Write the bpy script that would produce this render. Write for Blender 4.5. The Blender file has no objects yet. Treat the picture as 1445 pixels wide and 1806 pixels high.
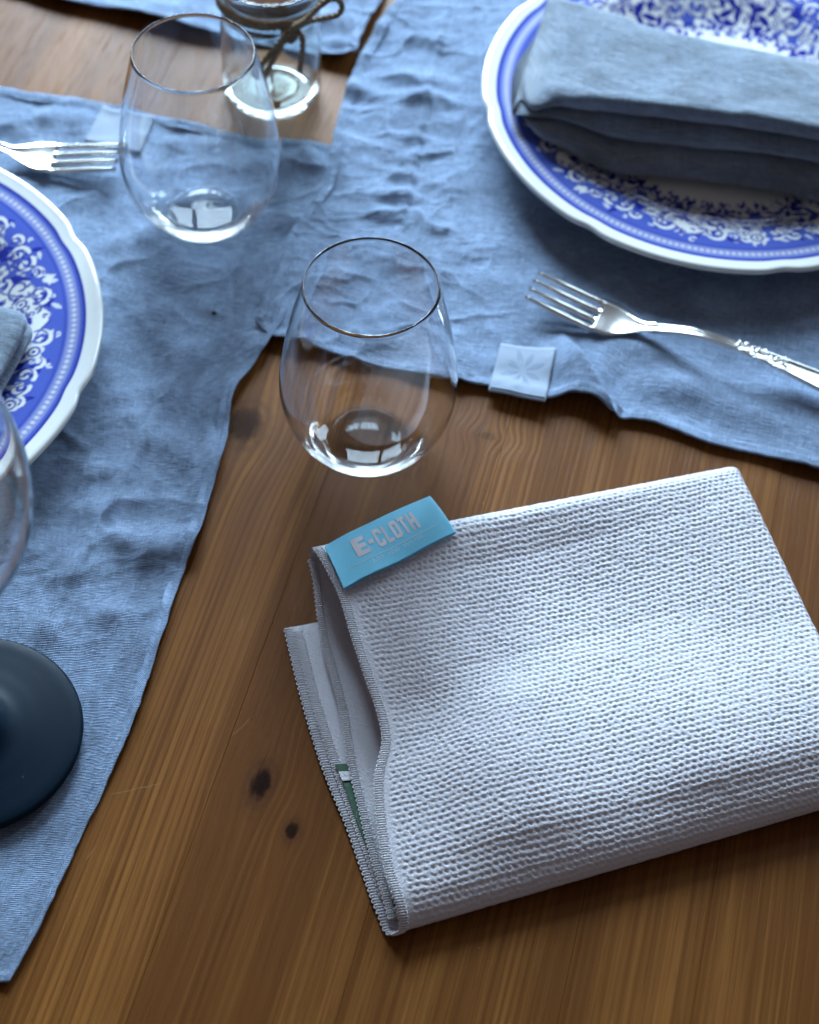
import bpy, math, random
import numpy as np
from mathutils import Matrix, Vector

# ------------------------------------------------------------------ camera, world, lamps, exposure
SC = bpy.context.scene
PW, PH, FPX, CAM_H = 1445.0, 1806.0, 3100.0, 0.70
_P, _R = math.radians(53.0), math.atan2(147, 2339)
FW = np.array([0, math.cos(_P), -math.sin(_P)])
DN = -np.array([0, math.sin(_P), math.cos(_P)])
XI = math.cos(_R) * np.array([1.0, 0, 0]) - math.sin(_R) * DN
YI = math.sin(_R) * np.array([1.0, 0, 0]) + math.cos(_R) * DN
CAM = np.array([0, 0, CAM_H])

def at(u, v, z=0.0):
    """the point of the level z above the table that the photograph shows at pixel u, v"""
    d = (u - PW / 2) / FPX * XI + (v - PH / 2) / FPX * YI + FW
    return CAM + (z - CAM_H) / d[2] * d

cd = bpy.data.cameras.new("camera")
cam = bpy.data.objects.new("camera", cd)
SC.collection.objects.link(cam)
cam.matrix_world = Matrix(((XI[0], -YI[0], -FW[0], CAM[0]), (XI[1], -YI[1], -FW[1], CAM[1]),
                           (XI[2], -YI[2], -FW[2], CAM[2]), (0, 0, 0, 1)))
cd.sensor_fit = 'AUTO'; cd.sensor_width = 36.0; cd.lens = 36.0 * FPX / PH
cd.clip_start = 0.01; cd.clip_end = 50
cd.dof.use_dof = True; cd.dof.focus_distance = 0.79; cd.dof.aperture_fstop = 7.5
SC.camera = cam

w = bpy.data.worlds.new("World"); SC.world = w; w.use_nodes = True
w.node_tree.nodes["Background"].inputs[0].default_value = (0.88, 0.78, 0.82, 1)
w.node_tree.nodes["Background"].inputs[1].default_value = 0.145

def area_lamp(name, loc, target, sx, sy, energy, color):
    l = bpy.data.lights.new(name, 'AREA'); l.shape = 'RECTANGLE'; l.size = sx; l.size_y = sy
    l.energy = energy; l.color = color
    o = bpy.data.objects.new(name, l); SC.collection.objects.link(o)
    o.location = loc
    o.rotation_euler = (Vector(target) - Vector(loc)).to_track_quat('-Z', 'Y').to_euler()
    return o
# two casements of the window that stands behind the table
for wx in (-0.50, -0.04):
    area_lamp("window_lamp", (wx, 2.15, 0.84), (wx, 0.0, 0.60), 0.41, 0.86, 66.0, (0.62, 0.82, 1.0))
# a narrower, shaded one further right
area_lamp("window_lamp", (1.00, 2.05, 0.98), (0.55, 0.4, 0.35), 0.40, 1.05, 24.0, (0.62, 0.82, 1.0))
SC.view_settings.view_transform = 'Standard'; SC.view_settings.look = 'None'
SC.view_settings.exposure = -0.10; SC.view_settings.gamma = 1.0
SC.render.engine = 'CYCLES'
SC.cycles.use_denoising = True
SC.cycles.max_bounces = 40; SC.cycles.transmission_bounces = 40; SC.cycles.glossy_bounces = 40
SC.cycles.transparent_max_bounces = 16
SC.cycles.caustics_refractive = True; SC.cycles.caustics_reflective = True
SC.cycles.blur_glossy = 0.2; SC.cycles.sample_clamp_indirect = 12.0

# ------------------------------------------------------------------ helpers
rng = random.Random(7)

def link(o, parent=None):
    SC.collection.objects.link(o)
    if parent is not None: o.parent = parent
    return o
def empty(name, loc=(0, 0, 0), rz=0.0):
    o = bpy.data.objects.new(name, None); o.location = loc; o.rotation_euler = (0, 0, rz)
    o.empty_display_size = 0.05
    return link(o)
def tag(o, label=None, category=None, group=None, kind=None):
    if label: o['label'] = label
    if category: o['category'] = category
    if group: o['group'] = group
    if kind: o['kind'] = kind
    return o
def mesh(name, verts, faces, mat, parent=None, smooth=True, origin=None):
    """one mesh object; verts are world (or parent) coordinates"""
    v = np.asarray(verts, dtype=np.float64).reshape(-1, 3)
    if origin is not None: v = v - np.asarray(origin)
    me = bpy.data.meshes.new(name)
    if isinstance(faces, np.ndarray):
        n, k = faces.shape
        me.vertices.add(len(v)); me.vertices.foreach_set('co', v.astype(np.float32).ravel())
        me.loops.add(n * k); me.loops.foreach_set('vertex_index', faces.astype(np.int32).ravel())
        me.polygons.add(n); me.polygons.foreach_set('loop_start', np.arange(0, n * k, k, dtype=np.int32))
        me.update(calc_edges=True); me.validate()
    else:
        me.from_pydata([tuple(p) for p in v], [], faces); me.update()
    me.polygons.foreach_set('use_smooth', np.full(len(me.polygons), smooth))
    if mat: me.materials.append(mat)
    o = bpy.data.objects.new(name, me)
    if origin is not None: o.location = origin
    return link(o, parent)
def grid_faces(nr, nc, wrap_c=False, off=0, flip=False):
    i = np.arange(nr - 1)[:, None]; j = np.arange(nc if wrap_c else nc - 1)[None, :]
    j2 = (j + 1) % nc
    a = i * nc + j; b = i * nc + j2; c = (i + 1) * nc + j2; d = (i + 1) * nc + j
    f = np.stack([a, b, c, d] if not flip else [a, d, c, b], -1).reshape(-1, 4)
    return f + off
def set_uv(o, uv):
    me = o.data; lay = me.uv_layers.new(name='weave')
    idx = np.empty(len(me.loops), np.int32); me.loops.foreach_get('vertex_index', idx)
    lay.data.foreach_set('uv', np.asarray(uv, np.float32)[idx].ravel())

def lathe(profile, seg=96, closed=True):
    """verts, quad faces of a profile [(r,z)..] turned about z"""
    p = np.asarray(profile, float); n = len(p)
    a = np.linspace(0, 2 * math.pi, seg, endpoint=False)
    V = np.stack([p[:, None, 0] * np.cos(a), p[:, None, 0] * np.sin(a), np.repeat(p[:, 1:2], seg, 1)], -1)
    return V.reshape(-1, 3), grid_faces(n, seg, True)
def smooth_path(pts, n, closed=False):
    """Catmull-Rom through pts (chord length), n samples"""
    p = np.asarray(pts, float)
    d = np.r_[0, np.cumsum(np.maximum(1e-9, np.linalg.norm(np.diff(p, axis=0), axis=1)) ** 0.7)]
    t = np.linspace(0, d[-1], n) if np.isscalar(n) else np.asarray(n) * d[-1]
    return spline(d, p, t)
def spline(d, p, t):
    """cubic Hermite with non-uniform finite-difference tangents"""
    m = np.zeros_like(p)
    h = np.diff(d); s = np.diff(p, axis=0) / h[:, None]
    m[1:-1] = (s[:-1] * h[1:, None] + s[1:] * h[:-1, None]) / (h[:-1] + h[1:])[:, None]
    m[0] = s[0]; m[-1] = s[-1]
    k = np.clip(np.searchsorted(d, t, 'right') - 1, 0, len(d) - 2)
    x = ((t - d[k]) / h[k])[:, None]; hh = h[k][:, None]
    return ((2*x**3 - 3*x**2 + 1) * p[k] + (x**3 - 2*x**2 + x) * hh * m[k]
            + (-2*x**3 + 3*x**2) * p[k+1] + (x**3 - x**2) * hh * m[k+1])
def tube(path, r, sides=8, closed=False, cap=True):
    """verts, faces (list) of a tube along path; r a number or one per point"""
    p = np.asarray(path, float); n = len(p)
    r = np.full(n, r) if np.isscalar(r) else np.asarray(r)
    t = np.gradient(p, axis=0) if not closed else np.roll(p, -1, 0) - np.roll(p, 1, 0)
    t /= np.maximum(1e-12, np.linalg.norm(t, axis=1))[:, None]
    nrm = np.zeros_like(p)
    a = np.array([0, 0, 1.0]) if abs(t[0][2]) < .9 else np.array([1.0, 0, 0])
    v = np.cross(t[0], a); v /= np.linalg.norm(v)
    for i in range(n):
        v = v - t[i] * (v @ t[i]); v /= max(1e-12, np.linalg.norm(v)); nrm[i] = v
    b = np.cross(t, nrm)
    ang = np.linspace(0, 2 * math.pi, sides, endpoint=False)
    V = p[:, None] + r[:, None, None] * (nrm[:, None] * np.cos(ang)[None, :, None] + b[:, None] * np.sin(ang)[None, :, None])
    F = grid_faces(n, sides, True).tolist()
    if closed:
        F += [[(n-1)*sides + j, (n-1)*sides + (j+1) % sides, (j+1) % sides, j] for j in range(sides)]
    elif cap:
        F += [list(range(sides))[::-1], [(n-1)*sides + j for j in range(sides)]]
    return V.reshape(-1, 3), F
class MB:
    def __init__(s): s.v = []; s.f = []; s.n = 0
    def add(s, V, F):
        V = np.asarray(V).reshape(-1, 3)
        s.v.append(V); s.f += [[i + s.n for i in f] for f in (F.tolist() if isinstance(F, np.ndarray) else F)]
        s.n += len(V); return s
    def build(s, name, mat, parent=None, smooth=True):
        return mesh(name, np.concatenate(s.v), s.f, mat, parent, smooth)
_tab = np.random.RandomState(3).rand(256, 256)
def vnoise(x, y, seed=0):
    x = np.asarray(x) + seed * 17.31; y = np.asarray(y) + seed * 7.77
    xi = np.floor(x).astype(int); yi = np.floor(y).astype(int); fx = x - xi; fy = y - yi
    fx = fx**3 * (fx * (fx * 6 - 15) + 10); fy = fy**3 * (fy * (fy * 6 - 15) + 10)
    T = lambda a, b: _tab[a & 255, b & 255]
    return ((T(xi, yi) * (1-fx) + T(xi+1, yi) * fx) * (1-fy) + (T(xi, yi+1) * (1-fx) + T(xi+1, yi+1) * fx) * fy) * 2 - 1
def sstep(a, b, x):
    t = np.clip((x - a) / (b - a), 0, 1); return t * t * (3 - 2 * t)

# ------------------------------------------------------------------ node materials
class E:
    """a float socket of a node tree, with arithmetic"""
    def __init__(s, nt, sock): s.nt = nt; s.s = sock
    def op(s, o, *a):
        n = s.nt.nodes.new('ShaderNodeMath'); n.operation = o
        s.nt.links.new(s.s, n.inputs[0])
        for i, x in enumerate(a):
            if isinstance(x, E): s.nt.links.new(x.s, n.inputs[i+1])
            else: n.inputs[i+1].default_value = x
        return E(s.nt, n.outputs[0])
    def __add__(s, o): return s.op('ADD', o)
    __radd__ = __add__
    def __mul__(s, o): return s.op('MULTIPLY', o)
    __rmul__ = __mul__
    def __sub__(s, o): return s.op('SUBTRACT', o)
    def __truediv__(s, o): return s.op('DIVIDE', o)
    def sin(s): return s.op('SINE')
    def fract(s): return s.op('FRACT')
    def pow(s, o): return s.op('POWER', o)
    def abs(s): return s.op('ABSOLUTE')
    def mn(s, o): return s.op('MINIMUM', o)
    def mx(s, o): return s.op('MAXIMUM', o)
    def step(s, a, b):
        n = s.nt.nodes.new('ShaderNodeMapRange'); n.interpolation_type = 'SMOOTHSTEP'
        s.nt.links.new(s.s, n.inputs[0]); n.inputs[1].default_value = a; n.inputs[2].default_value = b
        return E(s.nt, n.outputs[0])
class M:
    def __init__(s, name, **k):
        s.m = bpy.data.materials.new(name); s.m.use_nodes = True; s.nt = s.m.node_tree
        s.b = s.nt.nodes['Principled BSDF']; s.out = s.nt.nodes['Material Output']
        for a, v in k.items(): s.set(a, v)
    def set(s, a, v):
        i = s.b.inputs[a.replace('_', ' ')]
        if isinstance(v, E): s.nt.links.new(v.s, i)
        elif hasattr(v, 'is_output'): s.nt.links.new(v, i)
        else: i.default_value = (*v, 1) if isinstance(v, tuple) and len(v) == 3 else v
    def E(s, sock): return E(s.nt, sock)
    def xyz(s, obj=None, uv=False):
        tc = s.nt.nodes.new('ShaderNodeTexCoord')
        if obj: tc.object = obj
        sp = s.nt.nodes.new('ShaderNodeSeparateXYZ')
        if uv:
            u = s.nt.nodes.new('ShaderNodeUVMap'); u.uv_map = 'weave'; s.nt.links.new(u.outputs[0], sp.inputs[0])
        else: s.nt.links.new(tc.outputs['Object'], sp.inputs[0])
        return [s.E(o) for o in sp.outputs]
    def vec(s, x, y, z=0.0):
        c = s.nt.nodes.new('ShaderNodeCombineXYZ')
        for i, q in enumerate((x, y, z)):
            if isinstance(q, E): s.nt.links.new(q.s, c.inputs[i])
            else: c.inputs[i].default_value = q
        return c.outputs[0]
    def noise(s, vec, scale=1.0, detail=2.0, rough=0.5):
        n = s.nt.nodes.new('ShaderNodeTexNoise'); n.inputs['Scale'].default_value = scale
        n.inputs['Detail'].default_value = detail; n.inputs['Roughness'].default_value = rough
        s.nt.links.new(vec, n.inputs['Vector']); return s.E(n.outputs['Fac'])
    def mix(s, f, a, b):
        n = s.nt.nodes.new('ShaderNodeMix'); n.data_type = 'RGBA'
        if isinstance(f, E): s.nt.links.new(f.s, n.inputs[0])
        else: n.inputs[0].default_value = f
        for i, c in ((6, a), (7, b)):
            if isinstance(c, tuple): n.inputs[i].default_value = (*c, 1)
            else: s.nt.links.new(c, n.inputs[i])
        return n.outputs[2]
    def bump(s, h, dist, strength=1.0):
        n = s.nt.nodes.new('ShaderNodeBump'); n.inputs['Distance'].default_value = dist
        n.inputs['Strength'].default_value = strength
        s.nt.links.new(h.s, n.inputs['Height']); s.nt.links.new(n.outputs[0], s.b.inputs['Normal'])
    def rand(s):
        n = s.nt.nodes.new('ShaderNodeObjectInfo'); return s.E(n.outputs['Random'])

def linen(name, base, ribs=1000.0, sheen=0.15):
    """washed linen: threads across u and v (metres in the uv), slubs, faded patches"""
    m = M(name, Roughness=0.92); x, y, _ = m.xyz(uv=True)
    wob = m.noise(m.vec(x * 60.0, y * 60.0), 1.0, 2.0)
    wx = (x * (2 * math.pi * ribs) + wob * 9.0).sin() * 0.5 + 0.5
    wy = (y * (2 * math.pi * ribs) + wob * 9.0).sin() * 0.5 + 0.5
    slub = m.noise(m.vec(x * 90.0, y * 1500.0), 1.0, 2.0)
    slub2 = m.noise(m.vec(x * 1500.0, y * 90.0), 1.0, 2.0)
    fade = m.noise(m.vec(x * 28.0, y * 28.0), 1.0, 4.0, 0.6)
    t = slub * 0.80 + slub2 * 0.50 + (fade - 0.5) * 0.55 + wy * 0.16 - 0.18
    dark = tuple(c * 0.52 for c in base); lite = tuple(min(1, c * 1.48) for c in base)
    m.set('Base Color', m.mix(t.step(0.28, 0.85), dark, lite))
    m.bump(wx * 0.35 + wy * 0.8 + slub * 1.8 + slub2 * 1.0, 0.00040, 1.0)
    m.set('Sheen Weight', sheen); m.set('Specular IOR Level', 0.15)
    return m.m

TABLE_RZ = math.radians(-11.5)
table = empty('dining_table', (0, 0, 0), TABLE_RZ)
KNOTS = [(-.1314, .3521, .0052, .0095, 1.0), (-.1114, .3337, .0032, .0048, .95), (-.2010, .5480, .0105, .0130, .80), (-.0785, .5752, .0060, .0030, .30),
         (-.47, .80, .005, .008, .6), (.205, .20, .006, .009, .9)]
def _tl(u, v):
    p = at(u, v); c, s_ = math.cos(TABLE_RZ), math.sin(TABLE_RZ); return (p[0] * c + p[1] * s_, -p[0] * s_ + p[1] * c)
SCRATCH = [(*_tl(193, 1402), *_tl(288, 1381)), (*_tl(408, 1300), *_tl(446, 1262)), (*_tl(420, 1118), *_tl(432, 1085)), (*_tl(905, 705), *_tl(884, 800)), (*_tl(150, 1520), *_tl(172, 1490))]
def wood():
    m = M('stained_pine'); x, y, z = m.xyz(table); r = m.rand()
    xk = x; core = None; halo = None
    for kx, ky, rx, ry, s in KNOTS:
        dx = x - kx; dy = y - ky
        d2 = dx * dx * (1 / rx**2) + dy * dy * (1 / ry**2)
        g = (d2 * -0.16).op('EXPONENT')                      # grain bends round the knot
        xk = xk - dx * g * 0.60
        wob = (m.noise(m.vec(x * 330.0, y * 200.0), 1.0, 2.0) - 0.5) * 0.9
        c = (d2.op('SQRT') + wob).step(1.15, 0.45) * s * 0.92
        h = (d2.op('SQRT') + wob).step(2.2, 0.9) * s
        h = h * ((d2.op('SQRT') * 11.0).sin() * 0.22 + 0.78)        # rings round the knot
        core = c if core is None else core.mx(c); halo = h if halo is None else halo.mx(h)
    warp = m.noise(m.vec(xk * 9.0, y * 1.1, r * 40.0), 1.0, 2.0) - 0.5
    freq = r * 37.0
    freq = freq.fract() * 190.0 + 200.0
    ph = xk * freq + warp * 13.0 + r * 29.0
    saw = ph.fract()
    line = saw.step(0.35, 0.93) * saw.step(1.0, 0.955)       # late wood: slow rise, sharp end
    gate = m.noise(m.vec(xk * 22.0, y * 1.6, r * 77.0), 1.0, 2.0).step(0.30, 0.68)
    fine = m.noise(m.vec(xk * 520.0 + warp * 9.0, y * 5.0, r * 50.0), 1.0, 3.0, 0.6)
    band = m.noise(m.vec(xk * 48.0 + warp * 4.0, y * 1.4, r * 37.0), 1.0, 3.0, 0.55)
    blot = m.noise(m.vec(x * 14.0, y * 9.0, 3.0), 1.0, 3.0, 0.6)
    pores = m.noise(m.vec(xk * 1500.0, y * 40.0, r * 13.0), 1.0, 2.0)
    t = band.step(0.25, 0.75) * 0.34 + fine.step(.2, .8) * 0.30 + blot * 0.22 + (r * 91.0).fract() * 0.20 - line * gate * 0.24 - (pores.step(.60, .75)) * 0.10
    lo = m.mix(t.step(-0.22, 0.42), (0.040, 0.0122, 0.0036), (0.115, 0.0410, 0.0092))
    col = m.mix(t.step(0.38, 0.92), lo, (0.248, 0.101, 0.0235))
    col = m.mix(halo * 0.62, col, (0.060, 0.020, 0.008)); col = m.mix(core, col, (0.010, 0.005, 0.004))
    for sx, sy, ex_, ey_ in SCRATCH:                                  # old scratches worn pale
        L = math.hypot(ex_ - sx, ey_ - sy); cx, cy = (ex_ - sx) / L, (ey_ - sy) / L
        wv = (m.noise(m.vec(x * 160.0, y * 160.0), 1.0, 2.0) - .5) * .0016
        al = (x - sx) * cx + (y - sy) * cy; ac = (y - sy) * cx - (x - sx) * cy + wv
        k = ac.abs().step(.00042, .00012) * al.step(0, .003) * al.step(L, L - .004) * 0.15
        col = m.mix(k, col, (0.42, 0.30, 0.19))
    speck = m.noise(m.vec(x * 620.0, y * 620.0), 1.0, 1.0).step(.80, .84)
    col = m.mix(speck * 0.35, col, (0.40, 0.30, 0.20))
    m.set('Base Color', col)
    m.set('Roughness', fine * 0.14 + 0.33); m.set('Specular IOR Level', core * -0.06 + 0.08)
    m.bump(fine * 0.6 + line * gate * -0.5 - pores.step(.55, .75) * 0.5, 0.00025, 0.7)
    return m.m
WOOD = wood()
LINEN = linen('slate_blue_linen', (0.212, 0.292, 0.428))
LINEN_NAPKIN = linen('napkin_linen', (0.175, 0.240, 0.325), sheen=0.6)
def glass(name, col=(1, 1, 1), ior=1.45):
    return M(name, Base_Color=col, Roughness=0.0, IOR=ior, Transmission_Weight=1.0).m
GLASS = glass('clear_glass', (0.985, 0.995, 1.0)); JARGLASS = glass('jar_glass', (0.93, 0.985, 0.97))
def steel():
    m = M('polished_steel', Base_Color=(0.74, 0.75, 0.74), Metallic=1.0)
    x, y, z = m.xyz(); n = m.noise(m.vec(x * 90.0, y * 90.0, z * 90.0), 1.0, 3.0)
    m.set('Roughness', n * 0.10 + 0.15); return m.m
STEEL = steel()
def black():
    m = M('black_satin', Base_Color=(0.003, 0.011, 0.022), Specular_IOR_Level=0.07); x, y, z = m.xyz()
    n = m.noise(m.vec(x * 700.0, y * 700.0, z * 700.0), 1.0, 2.0); m.set('Roughness', n * 0.10 + 0.42); m.bump(n, 0.00003, 0.5)
    return m.m
BLACK = black()
def cotton(name, base, rough=0.95):
    m = M(name, Roughness=rough); x, y, z = m.xyz(); n = m.noise(m.vec(x * 800.0, y * 800.0, z * 800.0), 1.0, 3.0, .65)
    n2 = m.noise(m.vec(x * 45.0, y * 45.0, z * 45.0), 1.0, 2.0)
    m.set('Base Color', m.mix(n * .7 + n2 * .3, tuple(c * .80 for c in base), tuple(min(1, c * 1.12) for c in base)))
    m.bump(n, 0.0007, 0.8); m.set('Sheen Weight', 0.2); m.set('Specular IOR Level', 0.15); return m.m
WHITE_CLOTH = cotton('white_microfibre', (0.625, 0.618, 0.672))
STITCH = cotton('white_stitching', (0.70, 0.70, 0.74))
def satin(name, base, rough=.45, spec=.5):
    m = M(name, Roughness=rough, Specular_IOR_Level=spec); x, y, z = m.xyz(uv=True)
    n = (x * 9000.0).sin() * 0.5 + 0.5; k = (y * 9000.0).sin() * .5 + .5
    q = m.noise(m.vec(x * 1500.0, y * 1500.0), 1.0, 2.0)
    m.set('Base Color', m.mix(q, tuple(c * .88 for c in base), tuple(min(1, c * 1.08) for c in base)))
    m.bump(n * .5 + k * .5 + q, 0.00008, 0.5); m.set('Sheen Weight', 0.2); return m.m
BLUE_SATIN = satin('sky_blue_satin', (0.20, 0.68, 0.94))
TAG_SATIN = satin('pale_grey_satin', (0.250, 0.305, 0.390), .8, .1); TAG_MARK = satin('grey_embossing', (0.190, 0.243, 0.330), .8, .1)
SILVER_INK = M('silver_grey_thread', Base_Color=(0.76, 0.76, 0.82), Roughness=0.7).m
PALE_INK = M('pale_blue_thread', Base_Color=(0.55, 0.83, 0.92), Roughness=0.7).m
GREEN_SATIN = M('green_label', Base_Color=(0.006, 0.065, 0.026), Roughness=0.6).m
def twine_mat():
    m = M('jute', Roughness=0.95); x, y, z = m.xyz(); n = m.noise(m.vec(x * 900.0, y * 900.0, z * 900.0), 1.0, 3.0)
    m.set('Base Color', m.mix(n, (0.09, 0.060, 0.036), (0.32, 0.235, 0.15))); m.bump(n, 0.0006, 1.0); return m.m
JUTE = twine_mat()
WAX = M('brown_wax', Base_Color=(0.085, 0.035, 0.016), Roughness=0.9, Specular_IOR_Level=0.08).m
CRUMB = M('dark_crumb', Base_Color=(0.02, 0.015, 0.012), Roughness=0.9).m
def glaze():
    m = M('printed_earthenware', Roughness=0.09, Coat_Weight=0.6, Coat_Roughness=0.03)
    a = m.nt.nodes.new('ShaderNodeAttribute'); a.attribute_name = 'print'
    x, y, z = m.xyz(); n = m.noise(m.vec(x * 420.0, y * 420.0), 1.0, 3.0, .6)
    ink = m.mix(n.step(.3, .7), (0.004, 0.009, 0.17), (0.014, 0.026, 0.33))
    sp = m.nt.nodes.new('ShaderNodeSeparateColor'); m.nt.links.new(a.outputs['Color'], sp.inputs[0])
    wash, dark = m.E(sp.outputs[0]), m.E(sp.outputs[1])
    white = (0.64, 0.665, 0.66)
    wn = m.noise(m.vec(x * 1600.0, y * 1600.0), 1.0, 1.0)
    c = m.mix(wash * (wn * .2 + .9), white, (0.058, 0.098, 0.41))
    c = m.mix(dark, c, ink)
    m.set('Base Color', c); return m.m
GLAZE = glaze()

# ------------------------------------------------------------------ the table top, plank by plank
seams = [-.78, -.692, -.600, -.511, -.421, -.332, -.242, -.1515, -.0695, .0185, .0718, .161, .250, .338, .428, .516, .604]
PL, BEV, TH = (-.55, 1.42), .00022, .034
def plank(x0, x1):
    y0, y1 = PL; g = .00001; x0 += g; x1 -= g; b = BEV
    V = [(x0, y0, -TH), (x1, y0, -TH), (x1, y1, -TH), (x0, y1, -TH), (x0, y0, -b), (x1, y0, -b), (x1, y1, -b), (x0, y1, -b),
         (x0 + b, y0 + b, 0), (x1 - b, y0 + b, 0), (x1 - b, y1 - b, 0), (x0 + b, y1 - b, 0)]
    F = [[3, 2, 1, 0]] + [[i, (i+1) % 4, 4 + (i+1) % 4, 4 + i] for i in range(4)] + [[4 + i, 4 + (i+1) % 4, 8 + (i+1) % 4, 8 + i] for i in range(4)] + [[8, 9, 10, 11]]
    return mesh('plank', V, F, WOOD, table, smooth=False)
for a, b in zip(seams[:-1], seams[1:]): plank(a, b)
tag(table, 'brown stained pine table top of glued planks with dark knots', 'table')

# ------------------------------------------------------------------ linen runners
def resample(pts, n):
    p = np.asarray(pts, float); return smooth_path(p, n)
def coons(bot, top, lef, rig, nu, nv):
    B, T = resample(bot, nu), resample(top, nu); L, R = resample(lef, nv), resample(rig, nv)
    u = np.linspace(0, 1, nu)[None, :, None]; v = np.linspace(0, 1, nv)[:, None, None]
    return ((1-v) * B[None] + v * T[None] + (1-u) * L[:, None] + u * R[:, None]
            - ((1-u)*(1-v) * B[0] + u*(1-v) * B[-1] + (1-u)*v * T[0] + u*v * T[-1]))
def px(pts, z=0.0): return [at(a, b, z)[:2] for a, b in pts]
def bumps(X, Y, lst):
    """soft folds: (px, py, half length m, half width m, height m, angle deg)"""
    Z = np.zeros_like(X)
    for u, v, sx, sy, h, a in lst:
        c = at(u, v); ca, sa = math.cos(math.radians(a)), math.sin(math.radians(a))
        dx, dy = X - c[0], Y - c[1]
        p, q = dx * ca + dy * sa, -dx * sa + dy * ca
        Z += h * np.exp(-(p / sx)**2 - (q / sy)**2)
    return Z
def creases(X, Y, seed, amp, sx=22., sy=60., ang=0.0):
    ca, sa = math.cos(ang), math.sin(ang); P, Q = X * ca + Y * sa, -X * sa + Y * ca
    wx = P + .016 * vnoise(P * 23 + Q * 9, Q * 27 - P * 7, seed + 5) + .006 * vnoise(P * 71 + Q * 20, Q * 66, seed + 6); wy = Q + .016 * vnoise(P * 25 - Q * 8, Q * 22, seed + 9) + .006 * vnoise(P * 64, Q * 73 - P * 17, seed + 7)
    r = 1 - np.abs(vnoise(wx * sx, wy * sy, seed))
    return amp * (r ** 4) * (0.35 + 0.65 * sstep(-.3, .6, vnoise(P * 14, Q * 14, seed + 2)))
def fine_creases(X, Y, seed, amp):
    """the small crisp crinkles of washed linen, mostly along the weft"""
    P = X * .93 + Y * .36; Q = Y * .93 - X * .36
    wx = P + .006 * vnoise(P * 60, Q * 75, seed + 1); wy = Q + .006 * vnoise(P * 66, Q * 58, seed + 3)
    a = 1 - np.abs(vnoise(wx * 48, wy * 150, seed)); b = 1 - np.abs(vnoise(wx * 120, wy * 85, seed + 4))
    m = sstep(-.45, .5, vnoise(P * 26, Q * 24, seed + 8))
    return amp * (a**5 * (.2 + .8 * m) + .6 * b**6 * (1 - .6 * m))
def runner(name, bot, top, lef, rig, height, spacing=.0015, floor=.0012):
    A, B_, C_, D = [np.asarray(px(q)) for q in (bot, top, lef, rig)]
    W = max(np.linalg.norm(np.diff(q, axis=0), axis=1).sum() for q in (A, B_)); H = max(np.linalg.norm(np.diff(q, axis=0), axis=1).sum() for q in (C_, D))
    nu, nv = int(W / spacing), int(H / spacing)
    P = coons(A, B_, C_, D, nu, nv); X, Y = P[..., 0], P[..., 1]
    uu = np.linspace(0, W, nu)[None, :] + 0 * X; vv = np.linspace(0, H, nv)[:, None] + 0 * X
    de = np.minimum(np.minimum(uu, W - uu), np.minimum(vv, H - vv))         # distance from the edge
    hem = .0007 * sstep(.0085, .0070, de) - .0005 * np.exp(-((de - .0080) / .0007)**2)
    # selvedge wobble
    ex = .0003 * vnoise(Y * 260, X * 40, 11) * sstep(.01, 0, np.minimum(uu, W - uu)); ey = .0003 * vnoise(X * 260, Y * 40, 12) * sstep(.01, 0, np.minimum(vv, H - vv))
    X = X + ex; Y = Y + ey
    Z = np.maximum(floor, height(X, Y, uu, vv, de) + hem + floor)
    V = np.stack([X, Y, Z], -1)
    # thickness: the edge turns down and back under
    ring = np.concatenate([np.arange(nu), np.arange(1, nv) * nu + nu - 1, (nv - 1) * nu + np.arange(nu - 2, -1, -1), np.arange(nv - 2, 0, -1) * nu])
    base = V.reshape(-1, 3); c = base.mean(0)
    r1 = base[ring].copy(); r1[:, 2] -= .0009
    r2 = r1.copy(); inw = c - r2; inw[:, 2] = 0; r2 += inw / np.linalg.norm(inw, axis=1)[:, None] * .006
    n0 = len(base); m = len(ring)
    k = np.arange(m); k2 = (k + 1) % m
    f1 = np.stack([ring[k], n0 + k, n0 + k2, ring[k2]], -1); f2 = np.stack([n0 + k, n0 + m + k, n0 + m + k2, n0 + k2], -1)
    o = mesh(name, np.concatenate([base, r1, r2]), np.concatenate([grid_faces(nv, nu), f1, f2]), LINEN)
    uv = np.stack([uu, vv], -1).reshape(-1, 2); set_uv(o, np.concatenate([uv, uv[ring], uv[ring]]))
    return o

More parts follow.
